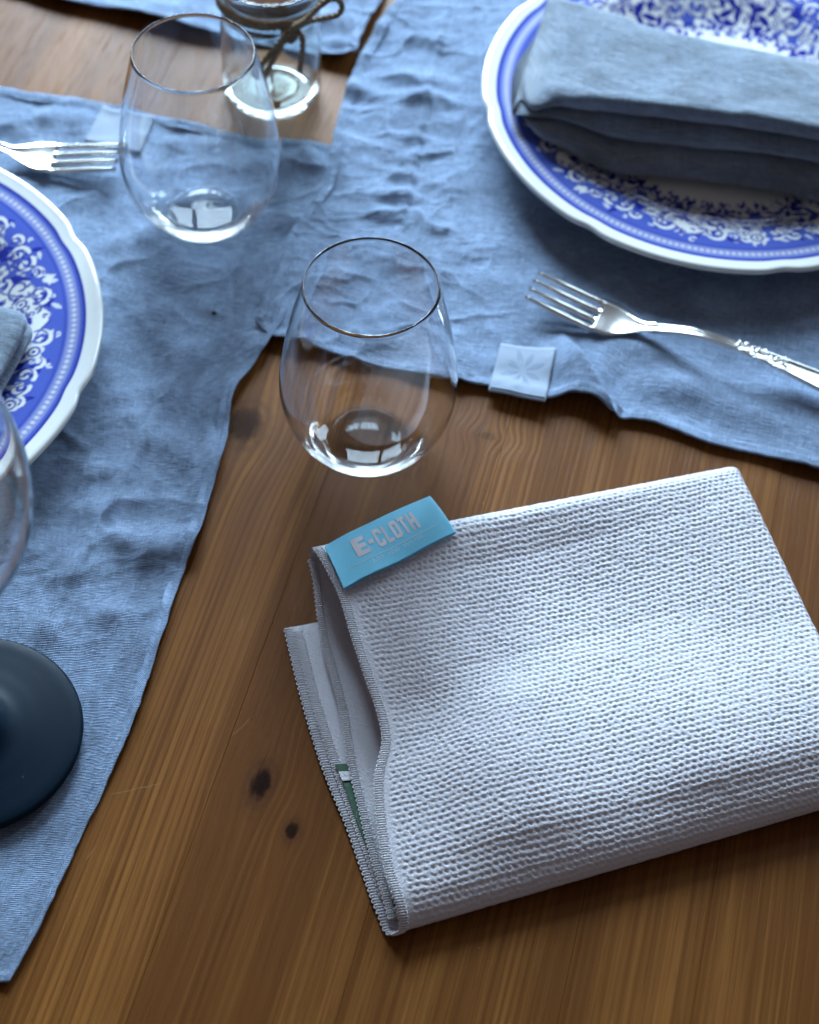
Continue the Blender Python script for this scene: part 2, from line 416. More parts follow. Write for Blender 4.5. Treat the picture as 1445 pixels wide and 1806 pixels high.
def hA(X, Y, uu, vv, de):
    z = bumps(X, Y, [(345, 498, .017, .010, .0026, 8), (425, 478, .015, .010, .0026, -6), (335, 630, .014, .013, .0030, 0), (402, 690, .009, .014, .0026, -10),
                     (440, 610, .012, .012, .0028, 0), (228, 745, .012, .008, .0024, 4), (283, 780, .014, .008, .0024, 8), (352, 820, .024, .014, .0036, 0), (228, 885, .014, .009, .0026, 8),
                     (160, 905, .010, .008, .0022, 0), (280, 975, .026, .009, .0042, 4), (205, 955, .012, .008, .0020, 8), (70, 975, .013, .010, .0024, 20), (90, 1120, .016, .010, .0024, -30), (200, 1085, .010, .007, .0018, 0),
                     (300, 640, .007, .030, .0016, 14), (250, 560, .010, .016, .0018, 20), (120, 560, .014, .01, .0015, 0), (260, 700, .02, .008, .0016, 12), (190, 840, .016, .006, .0016, -14),
                     (160, 1010, .02, .008, .0018, 16), (330, 950, .016, .007, .0020, -4), (230, 430, .02, .008, .0016, 15), (300, 475, .012, .010, .0018, 30),
                     (520, 300, .018, .012, .0030, 10), (548, 288, .006, .010, .0034, 30), (430, 300, .02, .008, .0022, 10), (520, 400, .014, .012, .0030, 20), (500, 470, .012, .014, .0030, 20), (470, 520, .010, .010, .0024, 0),
                     (330, 262, .02, .008, .0020, 0), (60, 215, .024, .008, .0024, 10), (130, 225, .012, .008, .0022, 40), (20, 235, .016, .007, .0020, -10), (120, 775, .003, .014, .0016, 52), (300, 560, .012, .012, .002, 0), (300, 700, .12, .0035, .0011, 75), (205, 880, .12, .0035, .0010, 74), (392, 600, .10, .0035, .0010, 77), (120, 1200, .12, .0035, .0007, 70)])
    lower = sstep(.36, .52, Y)
    z = z + z * .25 + (creases(X, Y, 21, .0016, 18, 30, .45) + creases(X, Y, 33, .0011, 34, 50, 1.2)) * (0.08 + .92 * lower) + .0010 * (vnoise(X * 42, Y * 42, 4) + .6 * vnoise(X * 85, Y * 85, 6)) * (0.25 + .75 * lower) + .0012 * (vnoise(X * 16, Y * 22, 7) + .3)
    z = z + fine_creases(X, Y, 101, .00055) * (.35 + .65 * lower)
    z += sstep(.014, .0, de) * .0011 * (1 + vnoise(X * 40, Y * 40, 15)) * (0.3 + .7 * lower)
    return z
def hB(X, Y, uu, vv, de):
    z = bumps(X, Y, [(752, 78, .016, .006, .0032, 4), (735, 150, .020, .008, .0046, -4), (748, 180, .012, .005, .0030, 0), (620, 165, .018, .007, .0040, 4), (660, 120, .016, .008, .003, 10), (650, 60, .012, .008, .0026, 30),
                     (725, 250, .014, .004, .0026, -6), (715, 316, .012, .005, .0034, -12), (700, 350, .011, .005, .0034, -10), (683, 382, .011, .0055, .0036, -6), (735, 280, .02, .004, .0018, 20), (640, 262, .016, .006, .0020, -8),
                     (570, 390, .008, .016, .0034, -40), (545, 440, .010, .012, .0030, 0), (620, 440, .02, .010, .0026, 20), (600, 500, .016, .010, .0026, 30), (520, 500, .010, .012, .0016, 0),
                     (480, 545, .012, .008, .0014, 0), (560, 560, .014, .010, .0030, 30), (690, 560, .022, .008, .0022, -20), (760, 600, .02, .008, .0018, 0), (820, 640, .022, .008, .0016, 0), (650, 610, .018, .007, .0020, 0),
                     (1180, 690, .016, .012, .0042, 0), (1245, 700, .022, .010, .0036, -20), (1130, 620, .024, .009, .0030, -16), (1330, 745, .03, .009, .0026, -14), (1390, 700, .02, .01, .0028, -30), (1060, 650, .012, .016, .0022, -24), (880, 500, .03, .009, .0012, 10)])
    # the hem seam that runs down beside the left edge, and a pressed fold across the cloth
    s0, s1 = at(800, -40), at(672, 560); t = (s1 - s0)[:2]; L = np.linalg.norm(t); t /= L
    q = (X - s0[0]) * -t[1] + (Y - s0[1]) * t[0]; al = (X - s0[0]) * t[0] + (Y - s0[1]) * t[1]
    z = z + (.0011 * np.exp(-(q / .0025)**2) - .0006 * np.exp(-((q - .004) / .002)**2)) * sstep(L * .98, L * .80, al)
    f0, f1 = at(600, 184), at(880, 212); t = (f1 - f0)[:2] / np.linalg.norm((f1 - f0)[:2])
    q = (X - f0[0]) * -t[1] + (Y - f0[1]) * t[0]
    z = z + (.0028 * np.exp(-((q - .006) / .006)**2) + .0022 * np.exp(-((q + .010) / .010)**2))
    # the lifted flap beside the tag: rises to a sharp crease, then drops
    c0, c1 = at(1000, 612), at(1078, 742); t = (c1 - c0)[:2]; L = np.linalg.norm(t); t /= L
    q = (X - c0[0]) * -t[1] + (Y - c0[1]) * t[0]; al = ((X - c0[0]) * t[0] + (Y - c0[1]) * t[1]) / L
    w = sstep(-.25, .35, al) * sstep(1.25, .80, al)
    side = np.where(q < 0, np.exp(-(np.maximum(0, -q) / .020)**1.3), np.exp(-(np.maximum(0, q) / .0026)**2))
    zf = .0115 * w * side
    z = z + (zf if at(1040, 680)[0] > 0 else 0)
    near = 1 - .78 * sstep(.00, .075, X)
    z = z + (creases(X, Y, 51, .0026, 16, 46, .12) + creases(X, Y, 63, .0016, 40, 60, .9)) * near * (.35 + .65 * sstep(.10, -.02, X)) + .0009 * (vnoise(X * 46, Y * 46, 14) + .6 * vnoise(X * 90, Y * 90, 16)) * near + .0010 * (vnoise(X * 14, Y * 20, 17) + .3)
    z = z + fine_creases(X, Y, 121, .00085) * (.12 + .88 * near)
    z += sstep(.016, .0, de) * .0014 * (1 + vnoise(X * 36, Y * 36, 25))
    # where it lies over the left runner
    z += .0030 * sstep(-.050, -.068, X) * sstep(.81, .78, Y) * sstep(.61, .64, Y)
    return z
def hC(X, Y, uu, vv, de):
    z = bumps(X, Y, [(560, 40, .02, .010, .0040, 0), (620, 50, .012, .014, .0040, 30), (470, 50, .02, .008, .0030, 0), (300, 20, .02, .008, .0030, 10), (180, 8, .02, .008, .003, 0), (600, 85, .012, .006, .0042, 0), (380, 40, .014, .008, .003, 20)])
    return z + creases(X, Y, 81, .0026, 18, 40, .3) + .0014 * (vnoise(X * 30, Y * 40, 34) + .3) + sstep(.016, 0, de) * .0030 * (1 + vnoise(X * 40, Y * 40, 35))

RGROUP = 'slate blue linen cloths laid on the table'
rA = runner('table_runner', [(-560, 1790), (-250, 1752), (-100, 1742), (18, 1736)], [(-560, 20), (-300, 90), (0, 160), (90, 181), (180, 190), (290, 219), (400, 243), (480, 257), (530, 263), (566, 262), (590, 269)],
            [(-560, 1790), (-560, 900), (-560, 20)], [(18, 1736), (60, 1662), (150, 1468), (200, 1362), (240, 1270), (290, 1120), (330, 1000), (352, 955), (370, 890), (400, 785), (416, 700), (450, 650), (490, 590), (530, 500), (562, 400), (582, 320), (590, 269)], hA)
tag(rA, 'left slate blue linen runner, creased, under the black wine glass foot and left plate', 'table runner', RGROUP)
rB = runner('table_runner', [(452, 583), (475, 603), (520, 612), (600, 638), (690, 660), (780, 676), (870, 690), (915, 704), (960, 715), (1010, 708), (1040, 718), (1076, 742), (1130, 748), (1160, 755), (1250, 788), (1350, 812), (1445, 836), (1700, 900), (2100, 1000)],
            [(720, -130), (1100, -150), (1500, -150), (2100, -60)],
            [(452, 583), (466, 540), (490, 494), (500, 460), (514, 424), (545, 385), (568, 345), (582, 290), (590, 240), (604, 192), (626, 130), (650, 86), (676, 40), (702, 0), (720, -130)],
            [(2100, 1000), (2100, 500), (2100, -60)], hB)
tag(rB, 'large slate blue linen runner under the right plate, square flower tag on its hem', 'table runner', RGROUP)
rC = runner('table_runner', [(-300, -90), (60, 0), (150, 21), (250, 40), (330, 62), (400, 76), (480, 86), (520, 97), (565, 108), (600, 114), (630, 112)], [(-300, -420), (200, -330), (704, -190)],
            [(-300, -90), (-300, -420)], [(630, 112), (636, 84), (652, 50), (679, 0), (690, -60), (704, -190)], hC)
tag(rC, 'slate blue linen cloth at the back, its dark edge running behind the glass jar', 'table runner', RGROUP)

def height_of(o):
    """height sampler of a runner by nearest vertex"""
    n = len(o.data.vertices); co = np.empty(n * 3, np.float32); o.data.vertices.foreach_get('co', co); co = co.reshape(-1, 3)
    def f(x, y):
        d = (co[:, 0] - x)**2 + (co[:, 1] - y)**2
        k = np.argpartition(d, 6)[:6]; return float(co[k, 2].max())
    return f
zA, zB = height_of(rA), height_of(rB)
def drape_quad(name, quad, zf, mat, parent, lift=.0009, thick=.0007, n=(26, 26), curve=0.0):
    """a thin ribbon lying over the cloth: quad = TL, TR, BR, BL pixels"""
    nu, nv = n; Q = [np.asarray(at(a, b, .004)) for a, b in quad]
    u = np.linspace(0, 1, nu)[None, :, None]; v = np.linspace(0, 1, nv)[:, None, None]
    P = (1-v) * ((1-u) * Q[0] + u * Q[1]) + v * ((1-u) * Q[3] + u * Q[2])
    Z = np.array([[zf(P[j, i, 0], P[j, i, 1]) for i in range(nu)] for j in range(nv)])
    for _ in range(10):
        Zp = np.pad(Z, 1, mode='edge'); Z = np.maximum(Z, (Zp[2:, 1:-1] + Zp[:-2, 1:-1] + Zp[1:-1, 2:] + Zp[1:-1, :-2]) / 4)
    P[..., 2] = Z + lift + curve * np.sin(np.linspace(0, math.pi, nv))[:, None]
    # closed shell
    lo = P.copy(); lo[..., 2] -= thick
    V = np.concatenate([P.reshape(-1, 3), lo.reshape(-1, 3)]); N = nu * nv
    ring = np.concatenate([np.arange(nu), np.arange(1, nv) * nu + nu - 1, (nv-1) * nu + np.arange(nu - 2, -1, -1), np.arange(nv - 2, 0, -1) * nu])
    k = np.arange(len(ring)); k2 = (k + 1) % len(ring)
    F = np.concatenate([grid_faces(nv, nu, flip=True), np.stack([ring[k], ring[k2], N + ring[k2], N + ring[k]], -1), grid_faces(nv, nu, off=N)])
    o = mesh(name, V, F, mat, parent)
    Wd, Hd = np.linalg.norm(Q[1] - Q[0]), np.linalg.norm(Q[3] - Q[0])
    uv = np.stack(np.broadcast_arrays(np.linspace(0, Wd, nu)[None, :], np.linspace(0, Hd, nv)[:, None]), -1).reshape(-1, 2)
    set_uv(o, np.concatenate([uv, uv])); return o, P
def bil(P, a, b, dz=0.0):
    """point of a grid surface P[v,u] at fractions a (u), b (v)"""
    nv, nu = P.shape[:2]; x = min(max(a, 0), 1) * (nu - 1); y = min(max(b, 0), 1) * (nv - 1)
    i, j = min(int(x), nu - 2), min(int(y), nv - 2); fx, fy = x - i, y - j
    p = (1-fy) * ((1-fx) * P[j, i] + fx * P[j, i+1]) + fy * ((1-fx) * P[j+1, i] + fx * P[j+1, i+1])
    return p + np.array([0, 0, dz])
tb, TP = drape_quad('tag', [(884, 603), (979, 622), (961, 716), (861, 692)], zB, TAG_SATIN, rB, lift=.0012, thick=.0008)
def petal(P, cx, cy, ang, r0, r1, wd, lift=.00002):
    c, s = math.cos(ang), math.sin(ang); pts = []
    N = 9
    for side in (1, -1):
        for k in range(N):
            t = k / (N - 1) if side == 1 else 1 - k / (N - 1)
            r = r0 + (r1 - r0) * t; h = side * wd * math.sin(math.pi * t) * (1 + .35 * (t - .5))
            pts.append((cx + r * c - h * s, cy + r * s + h * c))
    pts = [pts[i] for i in range(2 * N) if i not in (N, 2 * N - 1)]
    top = [bil(P, a, b, lift) for a, b in pts]; n = len(top)
    mid = bil(P, cx + (r0 + r1) / 2 * c, cy + (r0 + r1) / 2 * s, lift + .00001)
    V = top + [mid] + [bil(P, a, b, -.0002) for a, b in pts]
    F = [[i, (i+1) % n, n] for i in range(n)] + [[i, n + 1 + i, n + 1 + (i+1) % n, (i+1) % n] for i in range(n)]
    return V, F
for k in range(8):
    V, F = petal(TP, .50, .46, math.radians(22 + 45 * k), .05, .42 if k % 2 else .36, .052)
    mesh('petal', V, F, TAG_MARK, tb, smooth=False)
mb = MB()
strip = [bil(TP, a, .94, .0003) for a in np.linspace(.02, .98, 20)]
V, F = tube(strip, .00035, 6); mb.add(V, F); mb.build('stitch_line', TAG_SATIN, tb)
drape_quad('tag', [(182, 190), (268, 213), (243, 272), (150, 250)], zA, TAG_SATIN, rA, lift=.0016, thick=.0012)

# ------------------------------------------------------------------ dinner plates with a blue transfer print
def print_art(NT, NR):
    """wash and dark ink of the plate, by angle (columns) and radius fraction (rows 0..1)"""
    SEC, SN = 8, NT // 8
    wash = np.zeros((NR, NT)); dark = np.zeros((NR, NT))
    rr = np.linspace(0, 1, NR)[:, None]
    def seg(Xs, Ys, p, q):
        d = np.subtract(q, p); L = max(1e-9, d @ d); t = np.clip(((Xs - p[0]) * d[0] + (Ys - p[1]) * d[1]) / L, 0, 1)
        return np.hypot(Xs - p[0] - t * d[0], Ys - p[1] - t * d[1])
    def stroke(Xs, Ys, pts, w0, w1=None):
        w1 = w0 if w1 is None else w1; out = np.zeros_like(Xs); n = len(pts) - 1
        for i in range(n):
            wd = w0 + (w1 - w0) * i / max(1, n - 1)
            out = np.maximum(out, sstep(wd * 1.25, wd * .75, seg(Xs, Ys, pts[i], pts[i+1])))
        return out
    def spiral(cx, cy, r0, turns, a0, sgn=1, n=26, tail=None):
        pts = [(cx + r0 * (1 - .86 * t) * math.cos(a0 + sgn * t * turns * 6.283), cy + r0 * (1 - .86 * t) * math.sin(a0 + sgn * t * turns * 6.283)) for t in np.linspace(0, 1, n)]
        return (tail or []) + pts
    def disc(Xs, Ys, cx, cy, r): return sstep(r * 1.15, r * .85, np.hypot(Xs - cx, Ys - cy))
    def leaf(Xs, Ys, cx, cy, L, wd, a):
        c, s = math.cos(a), math.sin(a); p = (Xs - cx) * c + (Ys - cy) * s; q = -(Xs - cx) * s + (Ys - cy) * c
        t = np.clip(p / L, -1, 1); h = wd * (1 - t * t) * (1 + .3 * t)
        return sstep(1.15, .85, np.abs(q) / np.maximum(h, 1e-6)) * (np.abs(p) < L)
    def flower(Xs, Ys, cx, cy, r, n=5):
        a = np.arctan2(Ys - cy, Xs - cx); d = np.hypot(Xs - cx, Ys - cy)
        lob = r * (.72 + .28 * np.abs(np.cos(a * n / 2))); return sstep(1.12, .88, d / lob), d
    for s in range(SEC):
        sl = slice(s * SN, (s + 1) * SN)
        th = (np.linspace(-.5, .5, SN, endpoint=False))[None, :] * (2 * math.pi / SEC)
        X = th * .76 * np.ones((NR, 1)); Y = rr + 0 * th              # local sector: x along, y radius
        if s % 2: X = -X
        R = random.Random(10 + s % 4); w = np.zeros_like(X); d = np.zeros_like(X)
        band = sstep(.942, .934, Y) * sstep(.60, .615, Y + .02 * np.cos(X * 42) + .012 * np.cos(X * 91 + 1))
        w = band.copy()
        d = np.maximum(d, .85 * sstep(.006, .003, np.abs(Y - .934)))                # outline of the band
        # bead row
        bx = (X * 1.15 * 42) % 1 - .5
        bead = sstep(.40, .22, np.hypot(bx / 1.0, (Y - .897) * 40)) + .35 * sstep(.872, .882, Y) * sstep(.922, .912, Y)
        w = np.where(Y > .866, np.minimum(w, 1 - .75 * np.clip(bead, 0, 1)), w)
        d = np.maximum(d, .45 * sstep(.005, .002, np.abs(Y - .866)))
        # white cartouche with leaves
        car = np.hypot(X / .20, (Y - .665 - .02 * np.cos(X * 40)) / .125)
        car = sstep(1.06, .96, car + .05 * np.cos(np.arctan2(Y - .66, X) * 7))
        w = w * (1 - car)
        for sx in (-1, 1):                                                            # scrolls round the cartouche
            for (cx, cy, r0, tn, a0, sg, wd) in ((.165, .735, .046, 1.15, 2.2, 1, .0085), (.235, .68, .040, 1.1, 0.4, -1, .008), (.105, .79, .030, 1.0, 3.6, -1, .007), (.27, .775, .026, 1.0, 1.2, 1, .006), (.205, .80, .020, .9, 0, 1, .005)):
                p = [(sx * a, b) for a, b in spiral(cx, cy, r0 * 1.35, tn, a0, sg)]
                k = stroke(X, Y, p, wd * 1.45, wd * .9); w = w * (1 - k)
                k2 = stroke(X, Y, [(a + .007, b - .012) for a, b in p], wd * .62); d = np.maximum(d, k2 * .85)
            p = [(sx * a, b) for a, b in ((.02, .80), (.06, .765), (.11, .745), (.15, .69), (.19, .655), (.22, .64))]
            w = w * (1 - stroke(X, Y, p, .009, .006)); d = np.maximum(d, stroke(X, Y, [(a, b + .012) for a, b in p], .004) * .8)
            for (cx, cy, L, wd, a) in ((.06, .70, .036, .014, .6), (.095, .655, .034, .013, -.5), (.04, .645, .032, .012, 1.5), (.12, .70, .024, .010, 1.1), (.015, .72, .026, .010, -1.2), (.075, .61, .03, .012, .1), (.14, .625, .03, .011, .9)):
                d = np.maximum(d, leaf(X, Y, sx * cx, cy, L * 1.35, wd * 1.25, a if sx > 0 else math.pi - a))
            # bold cobalt bars tucked behind the scrolls
            d = np.maximum(d, leaf(X, Y, sx * .21, .735, .05, .018, (-.6 if sx > 0 else math.pi + .6)) * .9 * (w > .35))
        for k in range(8):                                                            # small flowers
            cx, cy, r = R.uniform(-.27, .27), R.uniform(.64, .80), R.uniform(.026, .040)
            f, dd = flower(X, Y, cx, cy, r); w = w * (1 - f); d = d * (1 - f)
            d = np.maximum(d, sstep(r * .16, r * .08, np.abs(dd - r * .55)) * .9); d = np.maximum(d, sstep(r * .25, r * .15, dd))
        for k in range(70):                                                           # stray leaves and dots on the blue
            cx, cy = R.uniform(-.29, .29), R.uniform(.64, .84); L = R.uniform(.012, .03)
            q = leaf(X, Y, cx, cy, L, L * .36, R.uniform(0, 6.28))
            if k % 2: d = np.maximum(d, q * .9 * (w > .5))
            else: w = w * (1 - q * .8)
        for k in range(26):                                                           # fine curls and sprigs over the band
            cx, cy, r = R.uniform(-.29, .29), R.uniform(.63, .85), R.uniform(.010, .020)
            p = spiral(cx, cy, r, R.uniform(.5, .9), R.uniform(0, 6.28), R.choice((-1, 1)), 10); k_ = stroke(X, Y, p, .0042, .003)
            on = w > .5
            w = np.where(on, w * (1 - k_ * .85), w); d = np.where(on, d, np.maximum(d, k_ * .9))
        for k in range(30):                                                           # leaves within the white cartouche
            cx, cy = R.uniform(-.19, .19), R.uniform(.57, .77); L = R.uniform(.012, .026)
            d = np.maximum(d, leaf(X, Y, cx, cy, L, L * .38, R.uniform(0, 6.28)) * (w < .3) * R.uniform(.7, 1))
        # inner garland: dark scalloped flowers at the shoulder of the well
        gb = .535 + .018 * np.cos(X * 62) + .014 * np.cos(X * 131 + .7)
        gar = sstep(gb - .006, gb + .006, Y) * sstep(.612, .600, Y + .015 * np.cos(X * 50))
        holes = sstep(.42, .62, (vnoise(X * 70, Y * 70, 40 + s % 4) * .5 + .5))
        d = np.maximum(d, gar * (1 - .85 * holes)); w = np.maximum(w, gar * .3 * (1 - holes))
        wash[:, sl] = w; dark[:, sl] = d
    # the well: dense leafy sprays drawn in plate coordinates
    tt = np.linspace(0, 2 * math.pi, NT, endpoint=False)[None, :]
    PX, PY = rr * np.cos(tt), rr * np.sin(tt)
    R = random.Random(5); D2 = np.zeros_like(PX); W2 = np.zeros_like(PX)
    for k in range(230):
        a = R.uniform(0, 6.283); r = .40 * math.sqrt(R.random()); cx, cy = r * math.cos(a), r * math.sin(a) * .9
        L = R.uniform(.020, .050); sel = (np.abs(PX - cx) < .08) & (np.abs(PY - cy) < .08)
        xs, ys = PX[sel], PY[sel]
        if k % 4 == 0:
            f, dd = flower(xs, ys, cx, cy, L * 1.1, 6); D2[sel] = np.maximum(D2[sel], f * .95); D2[sel] *= 1 - sstep(L * .18, L * .08, np.abs(dd - L * .55)) * .9
        else:
            q = leaf(xs, ys, cx, cy, L, L * R.uniform(.28, .5), R.uniform(0, 6.28)); D2[sel] = np.maximum(D2[sel], q * R.uniform(.7, 1))
    gate = sstep(.44, .40, rr + .03 * np.cos(tt * 7) + .02 * np.cos(tt * 13))
    dark = np.maximum(dark, D2 * gate)
    return np.clip(wash, 0, 1), np.clip(dark, 0, 1)
NT, NR = 1200, 190
ART = print_art(NT, NR)
PLATE_R = .1437
def plate_mesh():
    fr = np.linspace(0, 1, NR)
    pr = [(0, .0062), (.30, .0060), (.50, .0062), (.575, .0068), (.62, .0085), (.67, .0113), (.72, .0143), (.77, .0168), (.80, .0177), (.83, .0183), (.92, .0193), (.965, .0203), (.985, .0207), (.996, .0201), (1.0, .0191)]
    top = spline(np.array([a for a, b in pr]), np.array([[b] for a, b in pr]), fr)[:, 0]
    th = np.linspace(0, 2 * math.pi, NT, endpoint=False)
    ph = (th * 8 / (2 * math.pi)) % 1
    notch = np.exp(-((np.minimum(ph, 1 - ph)) / .065)**2)
    lobes = 1 - .013 * notch
    k = sstep(.88, 1.0, fr)[:, None]
    rad = PLATE_R * fr[:, None] * (1 + (lobes[None] - 1) * k)
    Z = top[:, None] - .0003 * notch[None] * k
    V = np.stack([rad * np.cos(th), rad * np.sin(th), Z], -1)
    und = [(.997, .0177), (.98, .0167), (.92, .0150), (.80, .0132), (.69, .0090), (.62, .0060), (.575, .0016), (.56, 0), (.535, 0), (.525, .0022), (.30, .0026), (.001, .0026)]
    stepc = 4; thu = th[::1]
    U = np.array([[(PLATE_R * a * (1 + (lobes[j] - 1) * float(sstep(.88, 1, np.array(a)))) * math.cos(thu[j]), PLATE_R * a * (1 + (lobes[j] - 1) * float(sstep(.88, 1, np.array(a)))) * math.sin(thu[j]), b) for j in range(NT)] for a, b in und])
    allv = np.concatenate([V, U], 0)
    F = grid_faces(NR + len(und), NT, True)
    me_o = mesh('dinner_plate', allv.reshape(-1, 3), F, GLAZE)
    at_ = me_o.data.color_attributes.new('print', 'FLOAT_COLOR', 'POINT')
    col = np.zeros((NR + len(und), NT, 4), np.float32); col[..., 3] = 1
    col[:NR, :, 0] = ART[0]; col[:NR, :, 1] = ART[1]
    at_.data.foreach_set('color', col.ravel())
    return me_o
pR = plate_mesh(); pR.location = (.1703, .8305, .0034); pR.rotation_euler = (0, 0, math.radians(10))
tag(pR, 'white dinner plate with blue floral print on the right, under the long folded napkin', 'plate', 'blue and white floral plates')
pL = pR.copy(); link(pL); pL.location = (-.3118, .6023, .0036); pL.rotation_euler = (0, 0, math.radians(-12)); pL.scale = (1.03,) * 3
tag(pL, 'blue floral plate cut off at the left edge with only a napkin corner on it', 'plate', 'blue and white floral plates')

# ------------------------------------------------------------------ napkins
def loft(name, cols, mat, nlen, ncs, uvscale=1.0, wrinkle=0.0, seed=0, dup=None):
    """closed cross-section loops (world points) joined along the length, with rounded ends"""
    C = np.asarray(cols)                                      # columns, pts, 3
    n, m = C.shape[:2]
    Cs = np.array([smooth_path(np.concatenate([c, c[:1]]), ncs + 1)[:-1] for c in C])
    d = np.r_[0, np.cumsum(np.linalg.norm(np.diff(C.mean(1), axis=0), axis=1))]
    t = np.linspace(0, d[-1], nlen)
    out = spline(d, Cs.reshape(n, -1), t).reshape(nlen, ncs, 3)
    if wrinkle:
        out[..., 2] += wrinkle * (vnoise(out[..., 0] * 40, out[..., 1] * 55, seed) + .5 * vnoise(out[..., 0] * 90, out[..., 1] * 120 + out[..., 2] * 80, seed + 1))
    a, b = out[0].mean(0), out[-1].mean(0)
    V = np.concatenate([out.reshape(-1, 3), [a, b]])
    F = grid_faces(nlen, ncs, True).tolist()
    k = nlen * ncs
    F += [[k, (j+1) % ncs, j] for j in range(ncs)] + [[k + 1, (nlen-1) * ncs + j, (nlen-1) * ncs + (j+1) % ncs] for j in range(ncs)]
    o = mesh(name, V, F, mat)
    per = np.r_[0, np.cumsum(np.linalg.norm(np.diff(out[nlen // 2], axis=0), axis=1))]
    uv = np.stack(np.broadcast_arrays(t[:, None], per[None, :]), -1).reshape(-1, 2)
    set_uv(o, np.concatenate([uv, [[0, 0], [d[-1], 0]]])); return o
def rec(u, v, z, back=0.0):
    p = at(u, v, z); p[1] += back; return p
def napkin_col(xf, ys, zs, back, zb):
    """xf: x of the front at this column, ys: lit edge, bulge, groove, bulge, groove, bulge, bottom; back: pixel of the back edge"""
    e, b1, g1, b2, g2, b3, bt = ys; dz = zs
    rc = .032 * min(1, (bt - e) / 60)
    bx, by = back
    mid = lambda f, z: at(xf + (bx - xf) * f, e + (by - e) * f, dz[0] + (zb - dz[0]) * f + z)
    return [at(bx, by, zb), mid(.86, .0022), mid(.50, .0010), mid(.16, .0012), at(xf, e, dz[0]), rec(xf, b1, dz[1]), rec(xf, g1, dz[2], rc * .25), rec(xf, g1 + 1, dz[2], rc), rec(xf, g1 + 2, dz[2] - .0015, rc * .25),
            rec(xf, b2, dz[3]), rec(xf, g2, dz[4], rc * .25), rec(xf, g2 + 3, dz[4] - .001, rc * 1.3), rec(xf, g2 + 7, dz[4] - .003, rc * .25), rec(xf, b3, dz[5]), rec(xf, bt, dz[6], .001),
            rec(xf, bt, dz[6] - .001, .04), at(bx, by, zb) + np.array([0, -.004, -(zb - dz[6]) * .9])]
NC = [napkin_col(904, (197, 199, 201, 203, 204, 206, 208), (.0310, .0304, .0300, .0294, .0290, .0286, .0280), (968, -6), .036),
      napkin_col(932, (182, 189, 199, 206, 212, 217, 223), (.0400, .0375, .0345, .0325, .0305, .0290, .0275), (1000, -2), .044),
      napkin_col(1000, (172, 188, 203, 214, 226, 250, 268), (.0480, .0435, .0390, .0360, .0325, .0270, .0225), (1066, 18), .047),
      napkin_col(1080, (176, 196, 213, 234, 256, 284, 302), (.0520, .0460, .0405, .0345, .0285, .0230, .0185), (1134, 42), .046),
      napkin_col(1200, (188, 208, 226, 249, 272, 298, 314), (.0550, .0485, .0425, .0360, .0300, .0230, .0175), (1232, 68), .046),
      napkin_col(1330, (206, 228, 245, 266, 288, 316, 334), (.0560, .0495, .0435, .0370, .0310, .0230, .0170), (1335, 88), .048),
      napkin_col(1445, (226, 247, 264, 283, 302, 336, 356), (.0560, .0495, .0435, .0370, .0310, .0230, .0170), (1445, 114), .048),
      napkin_col(1640, (262, 283, 300, 318, 338, 372, 394), (.0560, .0495, .0435, .0370, .0310, .0240, .0190), (1640, 160), .046),
      napkin_col(1860, (306, 322, 338, 352, 368, 392, 412), (.0520, .0480, .0440, .0400, .0360, .0320, .0290), (1850, 215), .044)]
nR = loft('cloth_napkin', NC, LINEN_NAPKIN, 150, 120, wrinkle=.0012, seed=3)
tag(nR, 'long grey blue linen napkin folded in layers across the right plate', 'napkin', 'folded linen napkins on the plates')
def slab(name, corner, dlong, dshort, L, S, z0, h, layers, mat, rc=.006, seed=0):
    """a folded stack seen from any side: rounded layers with grooves between them"""
    a = np.asarray(dlong, float); a /= np.linalg.norm(a); b = np.asarray(dshort, float); b -= a * (a @ b); b /= np.linalg.norm(b)
    per = []
    for cx, cy, a0 in ((L - rc, S - rc, 0), (rc, S - rc, 90), (rc, rc, 180), (L - rc, rc, 270)):
        for k in range(13):
            t = math.radians(a0 + 90 * k / 12); per.append((cx + rc * math.cos(t), cy + rc * math.sin(t)))
    per = np.array(per); ext = []
    for i in range(len(per)):
        p, q = per[i], per[(i+1) % len(per)]; n = max(1, int(np.linalg.norm(q - p) / .003))
        ext += [p + (q - p) * k / n for k in range(n)]
    per = np.array(ext); n = len(per); cen = np.array([L / 2, S / 2]); rings = []
    def ring(inset, z, sh=0.0):
        s = 1 - inset / np.array([L / 2, S / 2]); q = cen + (per - cen) * s
        q = q + np.array([sh, sh * .6]); zz = z + .0010 * vnoise(q[:, 0] * 45, q[:, 1] * 45, seed) * (z > z0 + h * .5)
        rings.append(np.concatenate([corner[None, :2] + q[:, :1] * a + q[:, 1:] * b, zz[:, None]], 1))
    ring(.03, z0); ring(.004, z0)
    lh = h / layers
    for k in range(layers):
        sh = [.0, .0016, -.0006][k % 3]
        for t in np.linspace(0, 1, 9):
            ring(.0075 * (abs(2 * t - 1) ** 3) * (1 if k < layers - 1 or t < .5 else .55), z0 + lh * (k + t), sh)
    for t in np.linspace(.05, .97, 10):
        ring(.004 + t * (min(L, S) / 2 - .004), z0 + h + .0022 * math.sin(t * math.pi / 2), 0)
    V = np.concatenate(rings); F = grid_faces(len(rings), n, True).tolist(); k = len(V)
    V = np.concatenate([V, [rings[-1].mean(0)]]); F += [[k, (len(rings)-1) * n + j, (len(rings)-1) * n + (j+1) % n] for j in range(n)]
    o = mesh(name, V, F, mat); set_uv(o, V[:, :2]); return o
c0 = at(64, 549, .036); c1 = at(0, 664, .036); c2 = at(0, 496, .036)
nL = slab('cloth_napkin', c0, (c1 - c0)[:2], (c2 - c0)[:2], .20, .085, .0215, .017, 2, LINEN_NAPKIN, rc=.010, seed=8)
